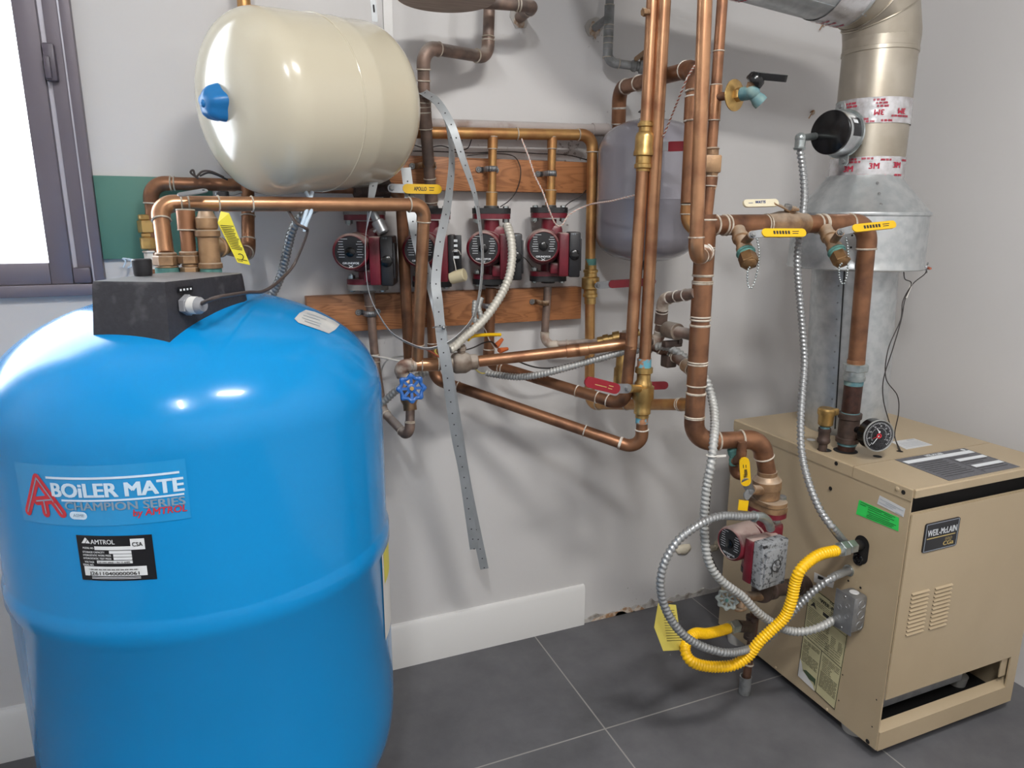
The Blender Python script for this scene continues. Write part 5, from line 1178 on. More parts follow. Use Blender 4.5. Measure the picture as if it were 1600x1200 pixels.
# relief cap left of the riser
rb_ = WZ(1285, 704, z1)
t = thing('relief_valve', 'small brass capped valve on dark iron nipples on the boiler lid', 'valve', rb_)
m = MB(); m.cyl(rb_ - V(0, 0, .002), rb_ + V(0, 0, .03), .011, 18); m.lathe(rb_ + V(0, 0, .02), Z, [(0, .013), (.005, .0165), (.012, .0165), (.015, .0145), (.03, .0145), (.034, .0165), (.042, .0155)], 20); m.build('nipple', 'black_iron', t)
m = MB(); m.cyl(rb_ + V(0, 0, .06), rb_ + V(0, 0, .068), .0125, 18); m.build('thread_paste', 'teal_paint', t)
m = MB(); m.lathe(rb_ + V(0, 0, .066), Z, [(0, .011), (.006, .0185), (.03, .0195), (.034, .0225), (.046, .0225), (.05, .019)], 24); m.box(rb_ + V(.012, -.014, .108), (.022, .012, .018), bev=.003); m.build('brass_cap', 'brass', t)
# isolation flange valve over the boiler pump
A = W(1199, 736, .60); B = W(1197, 786, .60); d = B - A; L = d.length
t = thing('isolation_valve', 'bronze isolation flange valve with short yellow levers above the boiler pump', 'valve', A)
m = MB(); m.lathe(A, d, [(0, .0235), (.12 * L, .0235), (.16 * L, .027), (.22 * L, .030), (.26 * L, .0345), (.5 * L, .0345), (.52 * L, .0325), (.8 * L, .0315), (.85 * L, .026), (.97 * L, .024)], 28); m.prism(stadium(B - d * .17, V(.12, -.99, 0), V(.99, .12, 0), .052, .032, .027), d * .12); pq = W(1174, 765, .625); m.cyl(A + d * .62, pq, .012, 16); m.build('body', 'bronze', t)
m = MB(); q = B - d * .05 + V(.03, -.02, .006); m.hexa(q, q + V(0, 0, .012), .011); m.build('bolt', 'bolt_steel', t)
handle(t, pq + V(-.008, -.006, .0), W(1165, 752, .64), W(1163, 722, .64), .022, V(-.5, -.85, 0), 'yellow_plastic', txt='Webstone')
m = MB(); m.bar(pq + V(-.008, -.006, 0), W(1166, 775, .64), .02, .003, V(-.5, -.85, 0)); m.build('lever', 'galvanized', t); m = MB(); g1, g2 = W(1162, 782, .64), W(1160, 797, .64); m.bar(g1, g2, .022, .006, V(-.5, -.85, 0), False); gg = m.build('grip', 'yellow_plastic', t)
# small drain behind the isolation valve
pipe('drain_elbow', 'brown copper elbow hanging behind the yellow lever under the main stack', [(1160, 690, .62), (1158, 716, .62), (1146, 722, .58), (1148, 742, .58), (1170, 744, .60)], .0105, 'copper_brown', joint=None, rb=1.0)
m = MB(); q = W(1146, 712, .585); m.lathe(q, V(.2, -.1, -1), [(-.022, .008), (-.016, .0125), (-.004, .012), (.002, .0095), (.008, .012), (.022, .013)], 18); o = m.build('drain_fitting', 'verdigris'); tag(o, 'green corroded drain fitting behind the yellow lever', 'fitting')
# return tee under the pump
A = W(1192, 893, .60); B = W(1190, 945, .60); d = B - A
t = thing('return_tee', 'black iron tee under the boiler pump reaching into the boiler side', 'fitting', B)
m = MB(); m.lathe(A - d * .02, d, [(0, .022), (.018, .022), (.02, .025), (.026, .025), (.028, .0225)], 24); m.build('thread_paste', 'teal_paint', t)
bx_ = WX(1258, 914, x0 - .001); c = A + d * .55
m = MB(); m.lathe(A, d, [(.016, .027), (.018, .030), (.028, .030), (.03, .0265), (.07, .0265), (.078, .02)], 28); m.lathe(c, bx_ - c, [(0, .02), (.03, .0235), (.032, .027), (.044, .027), (.046, .021), ((bx_ - c).length - .045, .021), ((bx_ - c).length - .044, .026), ((bx_ - c).length, .027)], 28); m.build('tee', 'black_iron', t)
e0, e1 = c.lerp(bx_, .25) + V(0, -.03, -.022), c.lerp(bx_, .95) + V(0, -.032, -.004)
# boiler drain with small grey wheel
q = W(1160, 932, .62)
t = thing('drain_cock', 'brass drain cock with small grey wheel handle at the foot of the boiler pump', 'valve', q)
m = MB(); m.cyl(c + V(-.01, -.01, -.01), q, .012, 18); m.sphere(q, .017); m.cyl(q, W(1158, 950, .63), .011, 16); m.torus(W(1157, 950, .632), V(.2, -.2, -1), .0125, .004, 20, 8); m.cyl(q, W(1140, 936, .64), .006, 12); m.hexa(q.lerp(W(1140, 936, .64), .3), q.lerp(W(1140, 936, .64), .6), .010); m.build('body', 'bronze', t)
def wheel(root, c, n, R_, m_, lobes=7, nm='hand_wheel', nutm='brass'):
    n = Vector(n).normalized(); u, v = frame(n); m = MB(); N = lobes * 10; RR = []
    for i in range(N):
        a = 2 * PI * i / N; k = R_ * (1 + .085 * math.cos(lobes * a)); dd = u * math.cos(a) + v * math.sin(a); th = R_ * .2 * (1 + .2 * math.cos(lobes * a))
        RR.append([c + dd * (k + th * math.cos(b)) + n * (th * .8 * math.sin(b)) for b in [2 * PI * j / 8 for j in range(8)]])
    m.rings(RR, loop=True)
    for i in range(lobes):
        a = 2 * PI * i / lobes; dd = u * math.cos(a) + v * math.sin(a); m.bar(c - n * .002 + dd * R_ * .3, c + dd * R_ * .95, R_ * .24, R_ * .18, n, False)
    m.lathe(c - n * .004, n, [(0, R_ * .36), (.005, R_ * .4), (.006, R_ * .34)], 24); w_ = m.build(nm, m_, root)
    m = MB(); m.hexa(c, c + n * .006, R_ * .2); m.lathe(c + n * .005, n, [(0, R_ * .1), (.004, R_ * .08)], 10); m.build('nut', nutm, w_)
wheel(t, W(1136, 937, .645), V(-.72, -.68, .1), .0215, 'wheel_grey', 8, nutm='verdigris')
# blue wheel valve
q = W(641, 604, .21)
t = thing('gate_valve', 'gate valve with bright blue wheel handle beside the blue tank', 'valve', q)
m = MB(); m.lathe(W(636, 594, .205), W(641, 640, .225) - W(636, 594, .205), [(-.004, .017), (.012, .018), (.016, .021), (.05, .021), (.06, .0165), (.075, .0165)], 24); m.cyl(q, W(643, 607, .265), .012, 16); m.cyl(q, W(643, 607, .28), .006, 12); m.build('body', 'bronze', t)
wheel(t, W(643, 607, .285), V(-.1, -.98, .15), .0275, 'handle_blue', 8)
# grey bronze valve in the crossing run
A = W(702, 568, .235); B = W(746, 565, .242); d = B - A; L = d.length
t = thing('balancing_valve', 'dusty grey bronze valve body behind the hanging steel strap', 'valve', A)
m = MB(); m.lathe(A, d, [(0, .018), (.1 * L, .018), (.12 * L, .022), (.2 * L, .026), (.55 * L, .027), (.7 * L, .022), (.74 * L, .0195), (.96 * L, .0195), (L, .016)], 24); m.cyl(A + d * .42, A + d * .42 + V(0, -.004, .045), .010, 14); m.hexa(A + d * .42 + V(0, -.003, .03), A + d * .42 + V(0, -.003, .04), .013); m.build('body', 'bronze_grey', t)
# small valve at the thin grey pipe
A = W(986, 102, .075); t = thing('small_valve', 'small dark valve with lever at the end of the thin grey pipe', 'valve', A)
m = MB(); B = W(1006, 105, .09); d = B - A; m.lathe(A, d, [(0, .012), (.006, .016), (.014, .016), (.016, .013), (.022, .013), (.024, .018), (.05, .018)], 18); m.build('body', 'pipe_grey', t)
m = MB(); m.bar(W(994, 92, .1), W(1012, 78, .1), .012, .004, V(-.3, -.9, .2)); m.cyl(W(1003, 96, .09), W(1003, 88, .1), .005, 10); m.build('lever', 'bronze', t)
m = MB(); m.cyl(W(1034, 96, .40), W(1031, 168, .40), .010, 14); m.cyl(W(1035, 72, .42), W(1034, 100, .42), .0135, 16); o = m.build('air_vent', 'bronze'); tag(o, 'slim bronze fitting behind the two tall risers above the grey tank', 'fitting')
m = MB(); q = W(1014, 19, .44); m.cyl(q, W(1005, 19, .44), .006, 12); m.hexa(W(1009, 19, .44), W(1004, 19, .44), .009); o = m.build('bleed_screw', 'bronze'); tag(o, 'tiny bleed screw on the left tall riser near the top', 'screw')
# round wooden disc hanging at the top
dc = W(697, -2, .22); t = thing('wooden_disc', 'round weathered wooden disc hanging at the top above the left riser', 'disc', dc)
rw = (W(771, 0, .22) - W(621, 0, .22)).length / 2
m = MB(); m.lathe(dc + V(0, 0, .0), Z, [(0, rw - .002), (.003, rw), (.012, rw), (.014, rw - .002)], 56); m.build('board', 'plywood', t)
m = MB(); m.lathe(dc + V(0, 0, .003), Z, [(0, rw + .0005), (.008, rw + .0005)], 56, close=(False, False)); m.build('edge', 'bark_edge', t)
m = MB(); m.cyl(dc + V(0, 0, .014), V(dc.x, dc.y, ZC), .006, 10); m.build('hanger_rod', 'galvanized', t)
# ================================================================== steel straps hanging from the white tank
def ribbon(name, label, L, w, mats_, ang=None, holes=.028, group=None):
    P = resample(spline(pts(L), 10), .008); n = len(P); t = .0011
    m = MB(mats_); prev = None; RR = []; hol = []
    acc = 0
    for i, p in enumerate(P):
        d = (P[min(i + 1, n - 1)] - P[max(i - 1, 0)]).normalized(); f = i / (n - 1)
        a = 0
        if ang:
            for (f0, a0), (f1, a1) in zip(ang[:-1], ang[1:]):
                if f0 <= f <= f1: a = a0 + (a1 - a0) * (f - f0) / max(1e-6, f1 - f0)
        nr = -FW; nr = (nr - d * nr.dot(d)).normalized(); s = d.cross(nr)
        s2 = s * math.cos(a) + nr * math.sin(a); n2 = nr * math.cos(a) - s * math.sin(a)
        RR.append([p + s2 * w / 2 + n2 * t / 2, p - s2 * w / 2 + n2 * t / 2, p - s2 * w / 2 - n2 * t / 2, p + s2 * w / 2 - n2 * t / 2])
        if i and i % max(1, round(holes / .008)) == 0: hol.append((p, n2))
    m.rings(RR); m.mi = 1
    for p, n2 in hol:
        m.disc(p + n2 * (t / 2 + .0004), n2, .0019, 8); m.disc(p - n2 * (t / 2 + .0004), n2, .0019, 8)
    o = m.build(name, mats_); return tag(o, label, 'strap', group)
SM = ['strap_steel', 'hole_dark']
ribbon('perforated_strap', 'right perforated steel strap curving from the white tank end and hanging as a long loop', [(655, 140, .13), (668, 148, .17), (684, 160, .21), (705, 195, .25), (722, 245, .27), (742, 305, .29), (751, 362, .30), (754, 405, .30), (750, 455, .30), (741, 493, .30), (724, 517, .30), (700, 536, .30), (668, 545, .30), (640, 537, .30), (612, 520, .30), (592, 492, .30), (578, 462, .30), (572, 425, .30), (571, 375, .295), (577, 330, .30), (584, 285, .27)], .019, SM, [(0, .1), (.12, .2), (.22, .7), (.3, 1.2), (.4, 1.35), (.9, 1.35), (.96, .6), (1, .1)])
ribbon('perforated_strap', 'long perforated steel strap hanging freely, ending low on the wall above the baseboard', [(655, 148, .12), (672, 152, .16), (692, 172, .18), (702, 200, .20), (706, 250, .23), (702, 300, .26), (696, 337, .28), (687, 380, .29), (681, 437, .30), (684, 470, .31), (689, 525, .31), (697, 575, .31), (706, 640, .29), (714, 690, .27), (725, 745, .25), (741, 858, .22)], .0235, SM, [(0, .6), (.15, 1.1), (.25, .9), (.4, .5), (.55, .1), (1, 0)])
ribbon('perforated_strap', 'perforated steel strap crossing behind the front copper drop and ending lowest on the wall', [(634, 262, .16), (639, 300, .17), (645, 345, .19), (655, 390, .20), (668, 428, .22), (679, 465, .275), (690, 520, .292), (702, 590, .29), (715, 670, .26), (730, 760, .22), (757, 889, .19)], .0235, SM, [(0, .2), (1, 0)])
m = MB(); q = W(687, 511, .31); m.sweep(spline([q + V(-.018, -.004, 0), q + V(-.008, -.012, .003), q + V(.006, -.012, 0), q + V(.016, -.005, .002)]), .0015, 6); m.sphere(q + V(.006, -.012, 0), .005, 10, 6); o = m.build('wire_tie', 'bolt_steel'); tag(o, 'twisted wire tie holding two steel straps together', 'tie')

# ================================================================== electrical conduit, hoses and cables
def conduit(name, label, L, r, pitch, m_, group=None, cat='conduit', amp=.13, seg=12):
    o = flex(MB(), L, r, pitch, amp, seg).build(name, m_, sharp=80); return tag(o, label, cat, group)
K1 = [(1250, 234, .455), (1254, 262, .46), (1257, 300, .475), (1255, 330, .49), (1249, 370, .51), (1246, 405, .51), (1248, 445, .515), (1252, 490, .52), (1256, 540, .53), (1257, 570, .54), (1254, 610, .56), (1251, 662, .59), (1253, 709, .62), (1264, 755, .66), (1282, 798, .70), (1302, 826, .735), WX(1322, 850, x0 - .018)]
conduit('flexible_conduit', "long ribbed metal conduit from the damper motor down to the boiler's oval hole", K1, .0085, .0105, 'conduit', amp=.2)
K2 = [(1012, 546, .385), (1032, 541, .42), (1050, 545, .45), (1072, 560, .47), (1088, 572, .49), (1102, 592, .51), (1112, 620, .53), (1117, 655, .58), (1115, 690, .63), (1111, 725, .65), (1105, 755, .65), (1101, 795, .65), (1101, 840, .65), (1108, 880, .66), (1128, 908, .67), (1160, 932, .675), (1182, 955, .68), (1208, 974, .68), (1235, 986, .68), (1260, 986, .69), (1283, 979, .70), WX(1303, 968, x0 - .045)]
conduit('flexible_conduit', 'grey ribbed conduit from behind the main stack curving down to the junction box', K2, .0095, .0105, 'conduit_dusty', amp=.18)
K3 = [(1203, 822, .66), (1196, 812, .67), (1182, 806, .68), (1160, 807, .69), (1132, 806, .70), (1110, 811, .71), (1085, 824, .72), (1057, 847, .72), (1038, 880, .72), (1032, 912, .72), (1036, 940, .72), (1048, 967, .72), (1065, 989, .72), (1085, 1004, .72), (1108, 1014, .72), (1135, 1020, .72), (1160, 1017, .705), (1184, 1008, .685), (1208, 990, .685), (1230, 966, .695), (1254, 940, .71), (1278, 918, .725), (1303, 901, .735), WX(1327, 891, x0 - .001)]
conduit('flexible_conduit', 'ribbed metal conduit looping in a wide circle from the boiler pump to the boiler side', K3, .0085, .0105, 'conduit', amp=.2)
m = MB(); q = WX(1327, 891, x0); m.lathe(q, -X, [(0, .015), (.004, .015), (.005, .012), (.012, .0115)], 16); o = m.build('conduit_connector', 'zinc'); tag(o, 'round conduit connector on the boiler side above the junction box', 'connector')
m = MB(); q = W(1182, 806, .68); m.sweep(spline(pts([(1176, 807, .68), (1190, 807, .675), (1200, 815, .668), (1204, 826, .66)])), .0105, 12); m.torus(W(1178, 807, .68), W(1190, 807, .675) - W(1176, 807, .68), .0105, .003, 14, 6); o = m.build('conduit_connector', 'zinc'); tag(o, 'curved conduit connector on top of the boiler pump box', 'connector')
conduit('flexible_conduit', 'pale flexible conduit hanging across the third red pump down to the bronze valve', [(792, 352, .17), (798, 372, .20), (800, 400, .22), (796, 430, .235), (786, 455, .24), (772, 478, .245), (757, 498, .25), (742, 513, .255), (725, 527, .26), (712, 540, .265), (703, 546, .27)], .0105, .0095, 'conduit_white')
conduit('flexible_conduit', 'short grey conduit bent beside the lower pine board behind the pale conduit', [(742, 470, .15), (741, 490, .16), (744, 503, .17), (752, 498, .18), (748, 480, .17), (752, 466, .16)], .0068, .008, 'conduit_dusty')
conduit('flexible_conduit', 'grey conduit lying under the crossing copper pipe with yellow wires at its end', [(760, 583, .16), (785, 587, .19), (812, 589, .225), (845, 585, .27), (880, 576, .30), (915, 566, .32), (945, 558, .345), (975, 550, .365), (1010, 546, .385)], .0085, .008, 'conduit_dusty')
conduit('flexible_conduit', 'grey conduit rising from behind the blue tank up to the front copper run', [(418, 470, .12), (428, 455, .13), (440, 428, .15), (449, 390, .17), (456, 362, .19), (466, 343, .2), (482, 331, .2), (505, 318, .18)], .0095, .009, 'conduit')
conduit('flexible_conduit', 'short grey conduit behind the blue wheel valve beside the blue tank', [(592, 634, .10), (606, 622, .11), (622, 608, .12), (645, 592, .12), (668, 580, .12)], .0095, .009, 'conduit_dusty')
t = thing('conduit_connector', 'grey conduit connector with clamp screw above the leftmost red pump', 'connector', W(592, 345, .13))
m = MB(); A, B = W(583, 333, .13), W(600, 366, .15); d = B - A; m.lathe(A, d, [(0, .010), (d.length * .4, .010)], 16); m.lathe(A + d * .38, d, [(0, .014), (.002, .0155), (d.length * .55, .0145), (d.length * .6, .011)], 20); m.cyl(W(584, 362, .145), W(592, 357, .15), .004, 10); m.build('body', 'galvanized', t)
flex(MB(), [W(578, 324, .12), W(588, 342, .135), W(592, 350, .14)], .009, .007).build('conduit_end', 'conduit', t)
# yellow gas hose
G = [(1140, 981, .56), (1124, 986, .575), (1103, 990, .59), (1086, 990, .61), (1073, 1002, .63), (1071, 1018, .645), (1080, 1033, .66), (1098, 1040, .67), (1122, 1042, .68), (1146, 1039, .69), (1168, 1026, .70), (1186, 1003, .71), (1206, 984, .72), (1226, 964, .73), (1237, 937, .735), (1242, 912, .735), (1249, 893, .74), (1263, 878, .74), (1282, 866, .74), (1308, 860, .74)]
t = thing('gas_hose', 'corrugated bright yellow gas hose looping from the floor pipe to the boiler side', 'hose', W(1140, 981, .56))
flex(MB(), G, .0125, .0075, .11, 16, False).build('hose', 'yellow_hose', t, sharp=80)
m = MB(); A, B = W(1152, 978, .555), W(1140, 981, .56); m.hexa(A, B, .017); m.cyl(B, W(1137, 982, .562), .0135, 16); m.build('flare_nut', 'zinc', t)
m = MB(); A, B = W(1307, 860, .74), W(1334, 853, .735); d = B - A; m.cyl(A, A + d * .25, .0135, 18); m.hexa(A + d * .2, A + d * .55, .0185); m.hexa(A + d * .62, A + d * 1.0, .0165); m.cyl(A + d * .5, A + d * .7, .012, 16); m.build('flare_nut', 'zinc', t)
m = MB(); m.cyl(W(1333, 853, .735), WX(1352, 849, x0 + .04), .0125, 18); m.build('gas_inlet', 'black_plastic', t)
# gas pipe rising from the floor
fb = WZ(1163, 1083, 0); 
P0_ = V(fb.x, fb.y, 0); zt_ = W(1178, 960, -fb.y).z
t = thing('gas_pipe', 'brown gas pipe rising through a floor sleeve under the boiler pump, with a side tee', 'pipe', fb)
tp = W(1180, 952, -fb.y); md = W(1176, 990, -fb.y)
m = MB(); m.cyl(P0_ + V(0, 0, .001), md, .0115, 18); m.cyl(md, tp, .0125, 18); m.build('tube', 'copper_dark', t)
m = MB(); c = W(1173, 980, -fb.y); dd = (tp - P0_).normalized(); m.lathe(c - dd * .034, dd, [(0, .0165), (.008, .0165), (.01, .0145), (.058, .0145), (.06, .0165), (.068, .0165)], 20); A = W(1152, 978, .555); m.lathe(c, A - c, [(0, .013), (.018, .013), (.019, .016), ((A - c).length + .002, .016)], 18); m.build('tee', 'black_iron', t)
m = MB(); m.lathe(P0_ + V(0, 0, .001), Z, [(0, .0165), (.055, .0165), (.055, .0145), (.001, .0145)], 20, close=(False, False)); m.build('floor_sleeve', 'pipe_grey', t)
m = MB(); m.torus(P0_.lerp(md, .5), dd, .0125, .0028, 16, 6); m.build('collar', 'flux', t)
# junction box
J0, J1, J2, J3 = (WX(*q, x0 - .05) for q in ((1305, 918), (1335, 934), (1331, 996), (1302, 977)))
ya, yb2 = (J0.y + J3.y) / 2, (J1.y + J2.y) / 2; za, zb_ = (J0.z + J1.z) / 2 , (J2.z + J3.z) / 2
t = thing('junction_box', 'grey steel junction box with knockouts on the boiler side', 'box', (x0 - .025, (ya + yb2) / 2, zb_))
m = MB(); m.mm((x0 - .048, ya - .003, zb_ + .003), (x0 - .0006, yb2 + .003, za - .003), .009); m.build('case', 'galvanized', t)
m = MB(); m.mm((x0 - .0515, ya, zb_), (x0 - .0485, yb2, za), .001); cv = m.build('cover', 'galvanized', t)
m = MB('bolt_steel'); ym = (ya + yb2) / 2
for zz in (za - .009, zb_ + .009): m.lathe((x0 - .0515, ym, zz), -X, [(0, .004), (.0015, .003)], 10)
m.build('screw', 'bolt_steel', cv)
m = MB('galvanized')
for k in range(4): m.torus((x0 - .0517, ya + (yb2 - ya) * (.3 + .4 * (k % 2)), zb_ + (za - zb_) * (.3 + .14 * k)), X, .006, .0006, 14, 4)
for k in range(3): m.torus((x0 - .022, yb2 + .0028, zb_ + (za - zb_) * (.22 + .28 * k)), Y, .0105, .0009, 20, 4)
m.build('knockout', 'galvanized', t)
m = MB(); m.lathe((x0 - .022, ym, za - .0035), Z, [(0, .012), (.0012, .011)], 20); m.build('plug', 'sticker_silver', t)
# cables
cable('cable', 'dark cable from the control cover gland over the blue tank up to the copper run', 'cable', [gp + gd * .022, (335, 466, .70), (360, 461, .66), (387, 457, .58), (412, 455, .48), (435, 440, .40), (457, 417, .34), (470, 390, .34), (480, 362, .35), (476, 356, .36), (465, 350, .36), (456, 338, .34), (450, 328, .31)], .0032, 'cable_brown')
cable('cable', 'dark wire loops over the rear copper run at the left edge of the white tank', 'cable', [(310, 279, .12), (298, 270, .12), (302, 266, .12), (306, 276, .12), (316, 268, .12), (330, 268, .13), (350, 277, .13)], .0022, 'cable_brown')
cable('cable', 'second dark wire beside the wire loops over the rear copper run', 'cable', [(312, 275, .13), (325, 270, .13), (338, 273, .13), (356, 281, .13)], .002, 'cable_black')
m = MB()
for k, L in enumerate(([(478, 300, .32), (484, 312, .33), (480, 325, .335), (474, 345, .34), (470, 356, .34)], [(488, 300, .32), (484, 318, .335), (486, 330, .335), (478, 350, .34), (476, 362, .34)])): m.sweep(spline(pts(L)), .004, 8)
tag(m.build('plastic_tie', 'plastic_clear'), 'pale blue plastic tie around the front copper run', 'tie')
m = MB(); m.sweep(spline(pts([(193, 418, .03), (196, 408, .03), (192, 404, .03), (203, 406, .03), (207, 414, .03), (200, 418, .03)])), .002, 6); m.sweep(spline(pts([(200, 405, .03), (208, 408, .03), (203, 418, .03)])), .003, 6); tag(m.build('crumpled_tie', 'plastic_clear'), 'crumpled pale blue tie on the wall under the green panel', 'tie')
WH = 'thin black wires along the wall over the upper board'
cable('thin_wire', 'upper thin black wire along the wall over the upper pine board', 'wire', [(648, 227, .03), (665, 231, .03), (690, 228, .03), (712, 234, .03), (730, 232, .03), (736, 220, .03), (737, 214, .05)], .0014, 'cable_black')
cable('thin_wire', 'long thin black wire along the wall from the white tank toward the golden drop', 'wire', [(645, 236, .03), (690, 237, .03), (740, 239, .03), (790, 237, .03), (840, 240, .03), (885, 242, .03), (918, 250, .03)], .0014, 'cable_black')
cable('thin_wire', 'thin black wire curving over the upper board down to the third red pump', 'wire', [(730, 243, .05), (765, 240, .06), (800, 243, .05), (812, 258, .05), (813, 278, .05), (806, 300, .04), (795, 314, .04), (782, 323, .06)], .0014, 'cable_black')
cable('thin_wire', 'short dark wire behind the golden drop going to the rightmost wall pump', 'wire', [(917, 296, .04), (905, 308, .04), (892, 315, .04), (884, 321, .06)], .0013, 'cable_black')
cable('thin_wire', 'short dark wire between the third and rightmost red pumps', 'wire', [(807, 398, .05), (818, 402, .04), (826, 410, .04), (832, 418, .06)], .0013, 'cable_brown')
def twisted(name, label, L, m1, m2, r=.0013, tw=.012):
    P = resample(spline(pts(L), 12), .003); t = thing(name, label, 'wire', P[0])
    for k, mm_ in enumerate((m1, m2)):
        Q = []
        for i, p in enumerate(P):
            d = (P[min(i + 1, len(P) - 1)] - P[max(i - 1, 0)]).normalized(); u, v = frame(d); a = i * .003 / tw * 2 * PI + PI * k
            Q.append(p + (u * math.cos(a) + v * math.sin(a)) * r * .95)
        MB().sweep(Q, r, 6).build('strand', mm_, t)
twisted('twisted_wire', 'pinkish white twisted wire drooping from the golden header over the rightmost wall pump', [(815, 217, .10), (826, 245, .12), (836, 275, .14), (848, 300, .15), (858, 328, .16), (868, 350, .15), (878, 352, .14), (890, 335, .14), (920, 320, .16), (955, 314, .30), (995, 304, .40)], 'cable_white', 'wire_pink')
twisted('twisted_wire', 'red and white twisted wire rising from the tall risers toward the ceiling pipes', [(1036, 214, .46), (1050, 180, .50), (1062, 150, .55), (1074, 122, .58), (1088, 100, .56), (1110, 82, .54)], 'cable_white', 'wire_red')
cable('white_cable', 'white cable running from behind the blue tank to the copper tee', 'cable', [(583, 556, .10), (600, 559, .14), (622, 564, .18), (640, 566, .20)], .003, 'cable_white')
cable('white_cable', 'thin grey cable arching behind the copper drops beside the blue tank', 'cable', [(594, 592, .06), (597, 576, .07), (606, 562, .08), (625, 557, .08), (640, 558, .08)], .0022, 'conduit_dusty')
cable('thin_wire', 'black wire arching from the bronze valve to the orange wire connectors', 'wire', [(712, 545, .25), (725, 547, .24), (740, 543, .22), (755, 536, .20), (768, 534, .18), (776, 541, .17)], .0018, 'cable_black')
cable('thin_wire', 'thin white wire running under the orange wire connectors', 'wire', [(750, 508, .2), (758, 515, .19), (764, 530, .18), (772, 542, .17), (780, 552, .17), (790, 545, .16)], .0013, 'cable_white')
for lab, A, B in (('upper orange wire connector hanging behind the crossing copper pipe', (775, 541, .17), (785, 530, .16)), ('lower orange wire connector hanging behind the crossing copper pipe', (780, 548, .17), (793, 545, .16))):
    A, B = W(*A), W(*B); m = MB(); m.lathe(A, B - A, [(0, .0075), (.006, .0075), ((B - A).length, .0045), ((B - A).length + .001, .003)], 12); tag(m.build('wire_connector', 'orange_plastic'), lab, 'connector', None)
m = MB(); m.sweep(spline(pts([(731, 531, .25), (737, 526, .24), (748, 524, .23), (765, 523, .22), (782, 523, .21)])), .0045, 10); tag(m.build('yellow_wire', 'yellow_plastic'), 'yellow wire bundle above the bronze valve', 'wire')
cable('thin_wire', 'yellow wire emerging from the grey conduit under the crossing pipe', 'wire', [(738, 572, .2), (744, 578, .17), (752, 583, .16), (762, 583, .16)], .0016, 'tag_pale')
cable('thin_wire', 'orange red wire behind the steel straps at the copper tee', 'wire', [(660, 542, .2), (672, 549, .2), (682, 555, .2), (690, 560, .2)], .0028, 'wire_red')
cable('thin_wire', 'small yellow wire curl behind the steel strap', 'wire', [(684, 556, .2), (680, 549, .2), (683, 543, .2), (690, 546, .2)], .0018, 'tag_pale')
cable('thin_wire', 'black wire hanging below the crossing copper pipe toward the golden drop', 'wire', [(798, 558, .12), (815, 567, .12), (838, 574, .12), (862, 575, .12), (888, 569, .12), (915, 562, .12)], .0022, 'cable_black')
cable('thin_wire', 'thin black wire beside the grey conduit down to the boiler pump', 'wire', [(1112, 740, .64), (1108, 790, .64), (1106, 830, .64), (1112, 870, .65), (1130, 903, .66), (1150, 922, .67)], .0016, 'cable_black')
m = MB(); q = W(1112, 712, .648); m.torus(q, V(.05, .1, 1), .0115, .0018, 16, 6); m.bar(q + V(.008, -.008, 0), q + V(.03, -.012, 0), .005, .0015, V(0, -1, 0), False); tag(m.build('cable_tie', 'cable_white'), 'white cable tie around the grey conduit below the main stack elbow', 'tie')
# foam blobs on the wall
for lab, px, py, r in (('left pale foam blob on the wall near the floor', 1068, 858, .026), ('small pale foam blob on the wall beside the boiler pump', 1115, 856, .018), ('larger pale foam blob on the wall behind the boiler pump', 1127, 848, .026)):
    c = W(px, py, .004); m = MB(); m.sphere(c, r, 16, 10, (1.2, .45, .7)); m.sphere(c + V(.012, -.004, .006), r * .6, 14, 8, (1, .6, .8)); m.sphere(c + V(-.012, -.002, -.006), r * .55, 14, 8, (1, .5, .6))
    for v in m.bm.verts: v.co += V(random.uniform(-.0015, .0015), random.uniform(-.001, .001), random.uniform(-.0015, .0015))
    tag(m.build('foam_blob', 'foam', sharp=80), lab, 'foam')
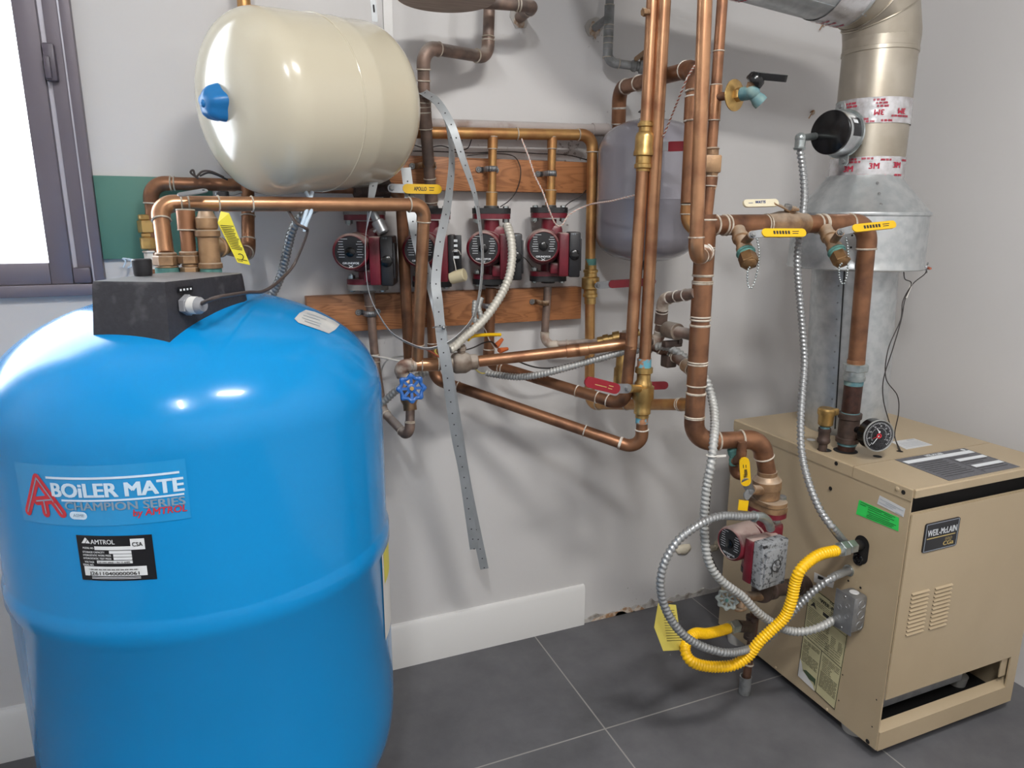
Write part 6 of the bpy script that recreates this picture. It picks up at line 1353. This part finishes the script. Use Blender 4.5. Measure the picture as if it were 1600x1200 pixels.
# torn paper round the two wall holes
for lab, px, py in (('stained ragged hole in the wall round the upper copper elbow', 812, 28), ('ragged plaster hole in the wall round the stub pipe', 928, 43)):
    c = W(px, py, .0); m = MB(['plaster', 'brown_paper']); k = 14
    P = [c + V((.020 + .010 * random.random()) * math.cos(2 * PI * j / k), -.0022, (.022 + .012 * random.random()) * math.sin(2 * PI * j / k)) for j in range(k)]
    m.prism(P, V(0, .0018, 0)); m.mi = 1; P = [c + V((.012 + .008 * random.random()) * math.cos(2 * PI * j / k), -.0030, -.006 + (.014 + .012 * random.random()) * math.sin(2 * PI * j / k)) for j in range(k)]
    m.prism(P, V(0, .0007, 0)); tag(m.build('wall_patch', ['plaster', 'brown_paper']), lab, 'patch')
for lab, px, py in (('small loose anchor in the wall left of the damper motor', 1266, 176), ('small hook with torn paint on the wall under the flue duct', 1283, 38)):
    q = W(px, py, .0); m = MB(); m.sweep(spline([q + V(0, .002, 0), q + V(.003, -.01, .004), q + V(-.008, -.014, -.006), q + V(-.014, -.01, -.02)]), .0017, 6); m.sweep(spline([q + V(.002, -.002, .003), q + V(.009, -.006, .006), q + V(.012, -.005, -.002), q + V(.006, -.004, -.006)]), .0024, 6); tag(m.build('wall_anchor', 'brown_paper'), lab, 'anchor')

# ================================================================== light
w = bpy.data.worlds.new('world'); S.world = w; w.use_nodes = True
bg = w.node_tree.nodes['Background']; bg.inputs[0].default_value = (.86, .93, 1, 1); bg.inputs[1].default_value = 9.0
def lamp(x, y, z, sx, sy, power, label, aim=(0, 0, 0), col=(1, .97, .93), group=None):  # housed area light, also used for the added fill lights
    t = thing('ceiling_and_fill_light', label, 'ceiling light', (x, y, z), group)
    MB().mm((x - sx / 2 - .02, y - sy / 2 - .02, z - .05), (x + sx / 2 + .02, y + sy / 2 + .02, z - .001)).build('housing', 'trim_white', t)
    l = bpy.data.lights.new('ceiling_and_fill_lamp', 'AREA'); l.shape = 'RECTANGLE'; l.size = sx; l.size_y = sy; l.energy = power; l.color = col
    o = bpy.data.objects.new('ceiling_and_fill_lamp', l); COL.objects.link(o); o.location = (x, y, z - .06); o.rotation_euler = aim
lamp(.6, -2.0, ZC, .5, .2, 36, 'small ceiling light above and behind the photographer')
lamp(-.35, -2.5, ZC, .2, .6, 50, 'added tilted fill light behind the photographer, aimed at the boiler corner', (0, math.radians(-52), 0), (.97, .985, 1))  # added fill with no known source, brightens the dim boiler corner
for lx, lw in ((-.7, 16), (1.3, 26)): lamp(lx, -3.2, ZC, .8, .2, lw, 'added fill light washing the wall behind the photographer', (math.radians(-48), 0, 0), (1, .985, .97), 'added fill lights')  # added fill, bounced off the unseen rear wall for soft frontal light
